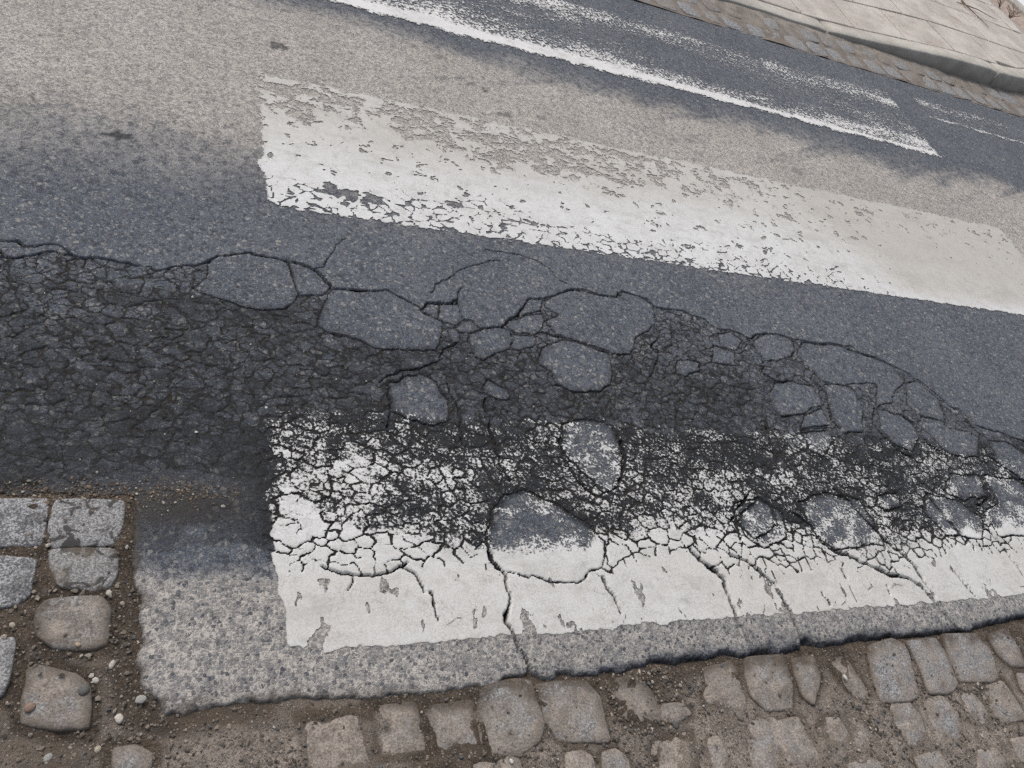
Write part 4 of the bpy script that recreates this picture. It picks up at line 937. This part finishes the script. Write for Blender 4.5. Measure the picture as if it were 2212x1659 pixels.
gx = np.arange(-2, 8, 0.03); gy = np.linspace(2.045, 2.75, 26)
GX, GY = np.meshgrid(gx, gy, indexing='ij')
GZ = 0.002 + 0.006 * fbm(GX, GY, 0.12, 3, 101) + 0.012 * smooth(2.15, 2.38, GY)
gutter = mesh_obj('gutter', np.stack([GX, GY, GZ], -1).reshape(-1, 3), grid_faces(*GX.shape), MAT_BED, None, dict(mud=(0.5 * smooth(2.34, 2.10, GY)).ravel()))
tag(gutter, 'mud bedded gutter along the far kerb', None, None, 'structure')
for row, (y0, y1) in enumerate(((2.062, 2.195), (2.215, 2.340))):
    x = -1.2 + 0.08 * row
    k = 0
    while x < 7.2:
        w = random.uniform(0.105, 0.14)
        jx = lambda: random.uniform(-.010, .010)
        pg = np.array([[x + jx(), y0 + jx() * .6], [x + w / 2, y0 - .004], [x + w + jx(), y0 + jx() * .6], [x + w + jx(), y1 + jx()], [x + w / 2, y1 + .004], [x + jx(), y1 + jx()]])
        v, f, low = sett_mesh(pg, 900 + k + row * 77, 0.005 + 0.0055 * row + random.uniform(-.002, .002), (random.uniform(-.04, .04), 0.05 * row + random.uniform(-.02, .02)), 14, 0.005, 0.04, random.uniform(0.90, 1.02))
        mesh_obj('sett', v, f, MAT_SETT, gutter, dict(low=low * 0.6, dirt=np.full(len(v), random.choice((0.0, 0.1, 0.3, 0.5)) + 0.22 * row), stain=np.zeros(len(v)), moist=np.full(len(v), 0.3)))
        x += w + random.uniform(0.022, 0.045); k += 1

kerb = bpy.data.objects.new('kerb', None); col.objects.link(kerb)
tag(kerb, 'concrete kerb of the far pavement, rising to the right', None, None, 'structure')
joints = [-1.2, 0.0, 1.15, 2.3, 3.42, 4.93, 5.75, 6.55, 7.5, 8.5]
for a, b in zip(joints[:-1], joints[1:]):
    ss = np.linspace(a + 0.009, b - 0.009, 22)
    prof = [(0.0, -0.05), (0.002, 0.75), (0.005, 0.93), (0.011, 0.985), (0.022, 1.0), (0.13, 1.0), (0.13, -0.05)]
    v = []
    for i, s in enumerate(ss):
        endr = 0.006 if i in (0, len(ss) - 1) else 0.0
        for o_, hh in prof:
            px, py = kerb_pt(s, o_)
            h = kerb_h(s); z = hh * h if hh > 0 else -0.05
            py += 0.0022 * float(fbm(np.array([s * 1.0]), np.array([hh]), 0.12, 3, 111)[0])
            if hh > 0.8: z -= endr + 0.002 * abs(float(fbm(np.array([s]), np.array([o_]), 0.05, 2, 112)[0]))
            v.append((px, py, z))
    n = len(prof); f = []
    for i in range(len(ss) - 1):
        for j in range(n - 1):
            p = i * n + j; f.append((p, p + n, p + n + 1, p + 1))
    v = np.array(v); lo = len(v)
    base = [i for i in range(n)]
    # end faces as fans of quads
    for st_ in (0, (len(ss) - 1) * n):
        for j in range(1, n - 2, 2):
            f.append((st_, st_ + j, st_ + j + 1, st_ + min(j + 2, n - 1)))
    mud_ = 0.75 * smooth(0.022, 0.0, v[:, 2])
    mesh_obj('kerbstone', v, np.array(f), MAT_KERB, kerb, dict(mud=mud_))

def pave_z(x, y):
    return 0.030 + 0.085 * smooth(3.2, 4.9, x) + 0.012 * (y - 2.5)
pave = None
gx = np.arange(-2, 6.3, 0.1); gy = np.arange(2.505, 9, 0.1)
GX, GY = np.meshgrid(gx, gy, indexing='ij')
f_ = grid_faces(*GX.shape)
ok_ = ((GX < KX) | (np.hypot(np.maximum(GX - KX, 0), np.minimum(GY - KY - KR, 0)) < KR - 0.13)).reshape(-1)[f_].all(1)
pave = sub_mesh('pavement', np.stack([GX, GY, pave_z(GX, GY) - 0.012], -1).reshape(-1, 3), f_, ok_, MAT_SLAB, None, dict(mud=np.full(GX.size, 0.85)))
tag(pave, 'pale slab pavement beyond the far kerb', None, None, 'structure')
sy0, row = KY + 0.137, 0
while sy0 < 8.5:
    sx0 = -2.0 + (0.22 if row % 2 else 0.0)
    hy = 0.44 if row else 0.40
    while sx0 < 6.4:
        x0, x1, y0, y1 = sx0 + 0.006, sx0 + 0.434, sy0 + 0.006, sy0 + hy - 0.006
        # trim to the kerb's sweep
        def lim(y):
            if y >= KY + KR: return KX + KR - 0.137
            d = KY + KR - y; q = (KR - 0.137) ** 2 - d * d
            return KX + math.sqrt(q) if q > 0 else KX
        yq = np.linspace(y0, y1, 2 if min(lim(y0), lim(y1)) >= x1 else 9)
        xr = np.array([min(x1, lim(q)) for q in yq])
        okq = xr > x0 + 0.01
        if okq.sum() >= 2 and sx0 > 1.2 and sy0 < 6.5:
            yq, xr = yq[okq], xr[okq]
            zo = random.uniform(-0.0025, 0.0025); b = 0.004
            pts = [(x0, yq[-1]), (x0, yq[0])] + list(zip(xr, yq)); n_ = len(pts)
            cxx = (x0 + xr.mean()) / 2; cyy = yq.mean()
            vv = [(px, py, float(pave_z(px, py)) - 0.03) for px, py in pts] + [(px, py, float(pave_z(px, py)) + zo - b * .7) for px, py in pts]
            vv += [(px + b * np.sign(cxx - px), py + b * (np.sign(cyy - py) if abs(cyy - py) > 0.45 * (yq[-1] - yq[0]) else 0), float(pave_z(px, py)) + zo) for px, py in pts]
            vv.append((cxx, cyy, float(pave_z(cxx, cyy)) + zo))
            ff = []
            for i_ in range(n_):
                k_ = (i_ + 1) % n_
                for h_ in (0, n_):
                    ff += [(h_ + i_, h_ + k_, h_ + n_ + k_), (h_ + i_, h_ + n_ + k_, h_ + n_ + i_)]
                ff.append((2 * n_ + i_, 2 * n_ + k_, 3 * n_))
            mesh_obj('paving_slab', np.array(vv), np.array(ff), MAT_SLAB, pave, dict(mud=np.zeros(len(vv))), False)
        sx0 += 0.44
    sy0 += hy; row += 1

# side street beyond the corner: dry soil, low concrete edging, white line
gx = np.arange(5.0, 6.76, 0.035); gy = np.arange(2.75, 10, 0.06)
GX, GY = np.meshgrid(gx, gy, indexing='ij')
f_ = grid_faces(*GX.shape)
out = (np.hypot(np.maximum(GX - KX, 0), np.minimum(GY - KY - KR, 0)) > KR - 0.06).reshape(-1)[f_].all(1)
soil = sub_mesh('soil_strip', np.stack([GX, GY, 0.03 + 0.05 * smooth(2.9, 3.5, GY) + 0.012 * fbm(GX, GY, 0.1, 3, 121)], -1).reshape(-1, 3), f_, out, MAT_SOIL, None, dict(mud=np.zeros(GX.size)))
tag(soil, 'dry pinkish soil strip beyond the pavement corner', None, None, 'structure')
v, f = box_mesh(6.74, 6.90, 2.9, 12, -0.05, 0.11, 0.008)
edging = mesh_obj('edging', v, f, MAT_KERB, None, dict(mud=np.zeros(len(v))), False)
tag(edging, 'grey concrete edging behind the soil strip', None, None, 'structure')
v, f = box_mesh(6.905, 7.25, 2.9, 12, 0.0, 0.085, 0.004)
wl = mesh_obj('white_strip', v, f, MAT_WHITE, None, dict(mud=np.zeros(len(v))), False)
tag(wl, 'white strip glimpsed in the top right corner behind the concrete edging', 'road marking')

def twig_mesh(paths, n=5):
    V_, F_ = [], []
    for pts, r0, r1 in paths:
        pts = [Vector(p) for p in pts]; b0 = len(V_)
        for i, p in enumerate(pts):
            t = (pts[min(i + 1, len(pts) - 1)] - pts[max(i - 1, 0)]).normalized()
            a = t.orthogonal().normalized(); b = t.cross(a); r = r0 + (r1 - r0) * i / (len(pts) - 1)
            for k in range(n):
                q = 6.2832 * k / n; V_.append((p + (a * math.cos(q) + b * math.sin(q)) * r)[:])
        for i in range(len(pts) - 1):
            for k in range(n):
                c = b0 + i * n + k; d = b0 + i * n + (k + 1) % n; F_.append((c, d, d + n, c + n))
    return np.array(V_), np.array(F_)
def weed(x, y, z, stems, h, label_):
    paths = []
    for s in range(stems):
        a = random.uniform(0, 6.28); l = h * random.uniform(0.5, 1.1); lean = random.uniform(0.3, 1.1)
        p = [(x + lean * l * t * math.cos(a + .5 * t) + random.uniform(-.006, .006), y + lean * l * t * math.sin(a + .5 * t) + random.uniform(-.006, .006), z + l * (t - 0.35 * lean * t * t)) for t in np.linspace(0, 1, 7)]
        paths.append((p, 0.0028, 0.0010))
        for _ in range(2):
            i = random.randrange(2, 5); a2 = a + random.uniform(-1.2, 1.2); bb = Vector(p[i])
            paths.append(([tuple(bb + Vector((math.cos(a2) * u * l * .35, math.sin(a2) * u * l * .35, u * l * .22))) for u in np.linspace(0, 1, 4)], 0.0016, 0.0007))
    v, f = twig_mesh(paths)
    o = mesh_obj('dry_weed', v, f, MAT_TWIG, None, dict(mud=np.zeros(len(v))))
    tag(o, label_, 'weed', 'dry weeds behind the pavement')
weed(6.30, 3.80, 0.09, 12, 0.14, 'tangle of dry brown weed at the pavement corner, right of the others')
weed(6.36, 4.02, 0.09, 7, 0.13, 'dry upright weed between soil and pavement, second from the frame edge')
weed(6.42, 4.22, 0.09, 6, 0.16, 'dry weed farthest up along the soil strip')
tz = 0.135
tp = [(5.50, 3.62, tz), (5.44, 3.50, tz + .008), (5.46, 3.42, tz + .003), (5.47, 3.32, tz), (5.46, 3.18, tz)]
tb = [(5.44, 3.50, tz + .008), (5.58, 3.49, tz + .01), (5.72, 3.44, tz + .004), (5.80, 3.46, tz)]
tc = [(5.44, 3.50, tz + .008), (5.40, 3.52, tz), (5.36, 3.52, tz)]
v, f = twig_mesh([(tp, .006, .002), (tb, .004, .0015), (tc, .004, .002)])
tw = mesh_obj('twig', v, f, MAT_TWIG, None, dict(mud=np.zeros(len(v))))
tag(tw, 'forked brown twig lying on the pale paving slabs', 'twig')

# land around
gsheet = mesh_obj('ground', [(-250, -250, -0.09), (250, -250, -0.09), (250, 250, -0.09), (-250, 250, -0.09)], [(0, 1, 2, 3)], MAT_GROUND, None, dict(mud=np.zeros(4)))
tag(gsheet, 'bare ground around the street', None, None, 'structure')
gx = np.concatenate([np.linspace(-30, -1.05, 30), [-1.0]]); gy = np.array([-4.5, -3.0, -1.95, -1.4, -0.86])
for nm, gx_, gy_ in (('dirt', np.linspace(-30, -0.99, 30), np.linspace(-6, -0.88, 12)), ('dirt', np.linspace(2.99, 30, 30), np.linspace(-6, -1.2, 12)), ('dirt', np.linspace(-0.99, 2.99, 60), np.linspace(-6, -1.94, 30))):
    GX, GY = np.meshgrid(gx_, gy_, indexing='ij')
    o = mesh_obj(nm, np.stack([GX, GY, -0.016 + 0.006 * fbm(GX, GY, 0.3, 2, 131)], -1).reshape(-1, 3), grid_faces(*GX.shape), MAT_DIRT, None, dict(moist=np.full(GX.size, 0.3)))
    tag(o, 'brown dirt running on beside the road', None, None, 'structure')
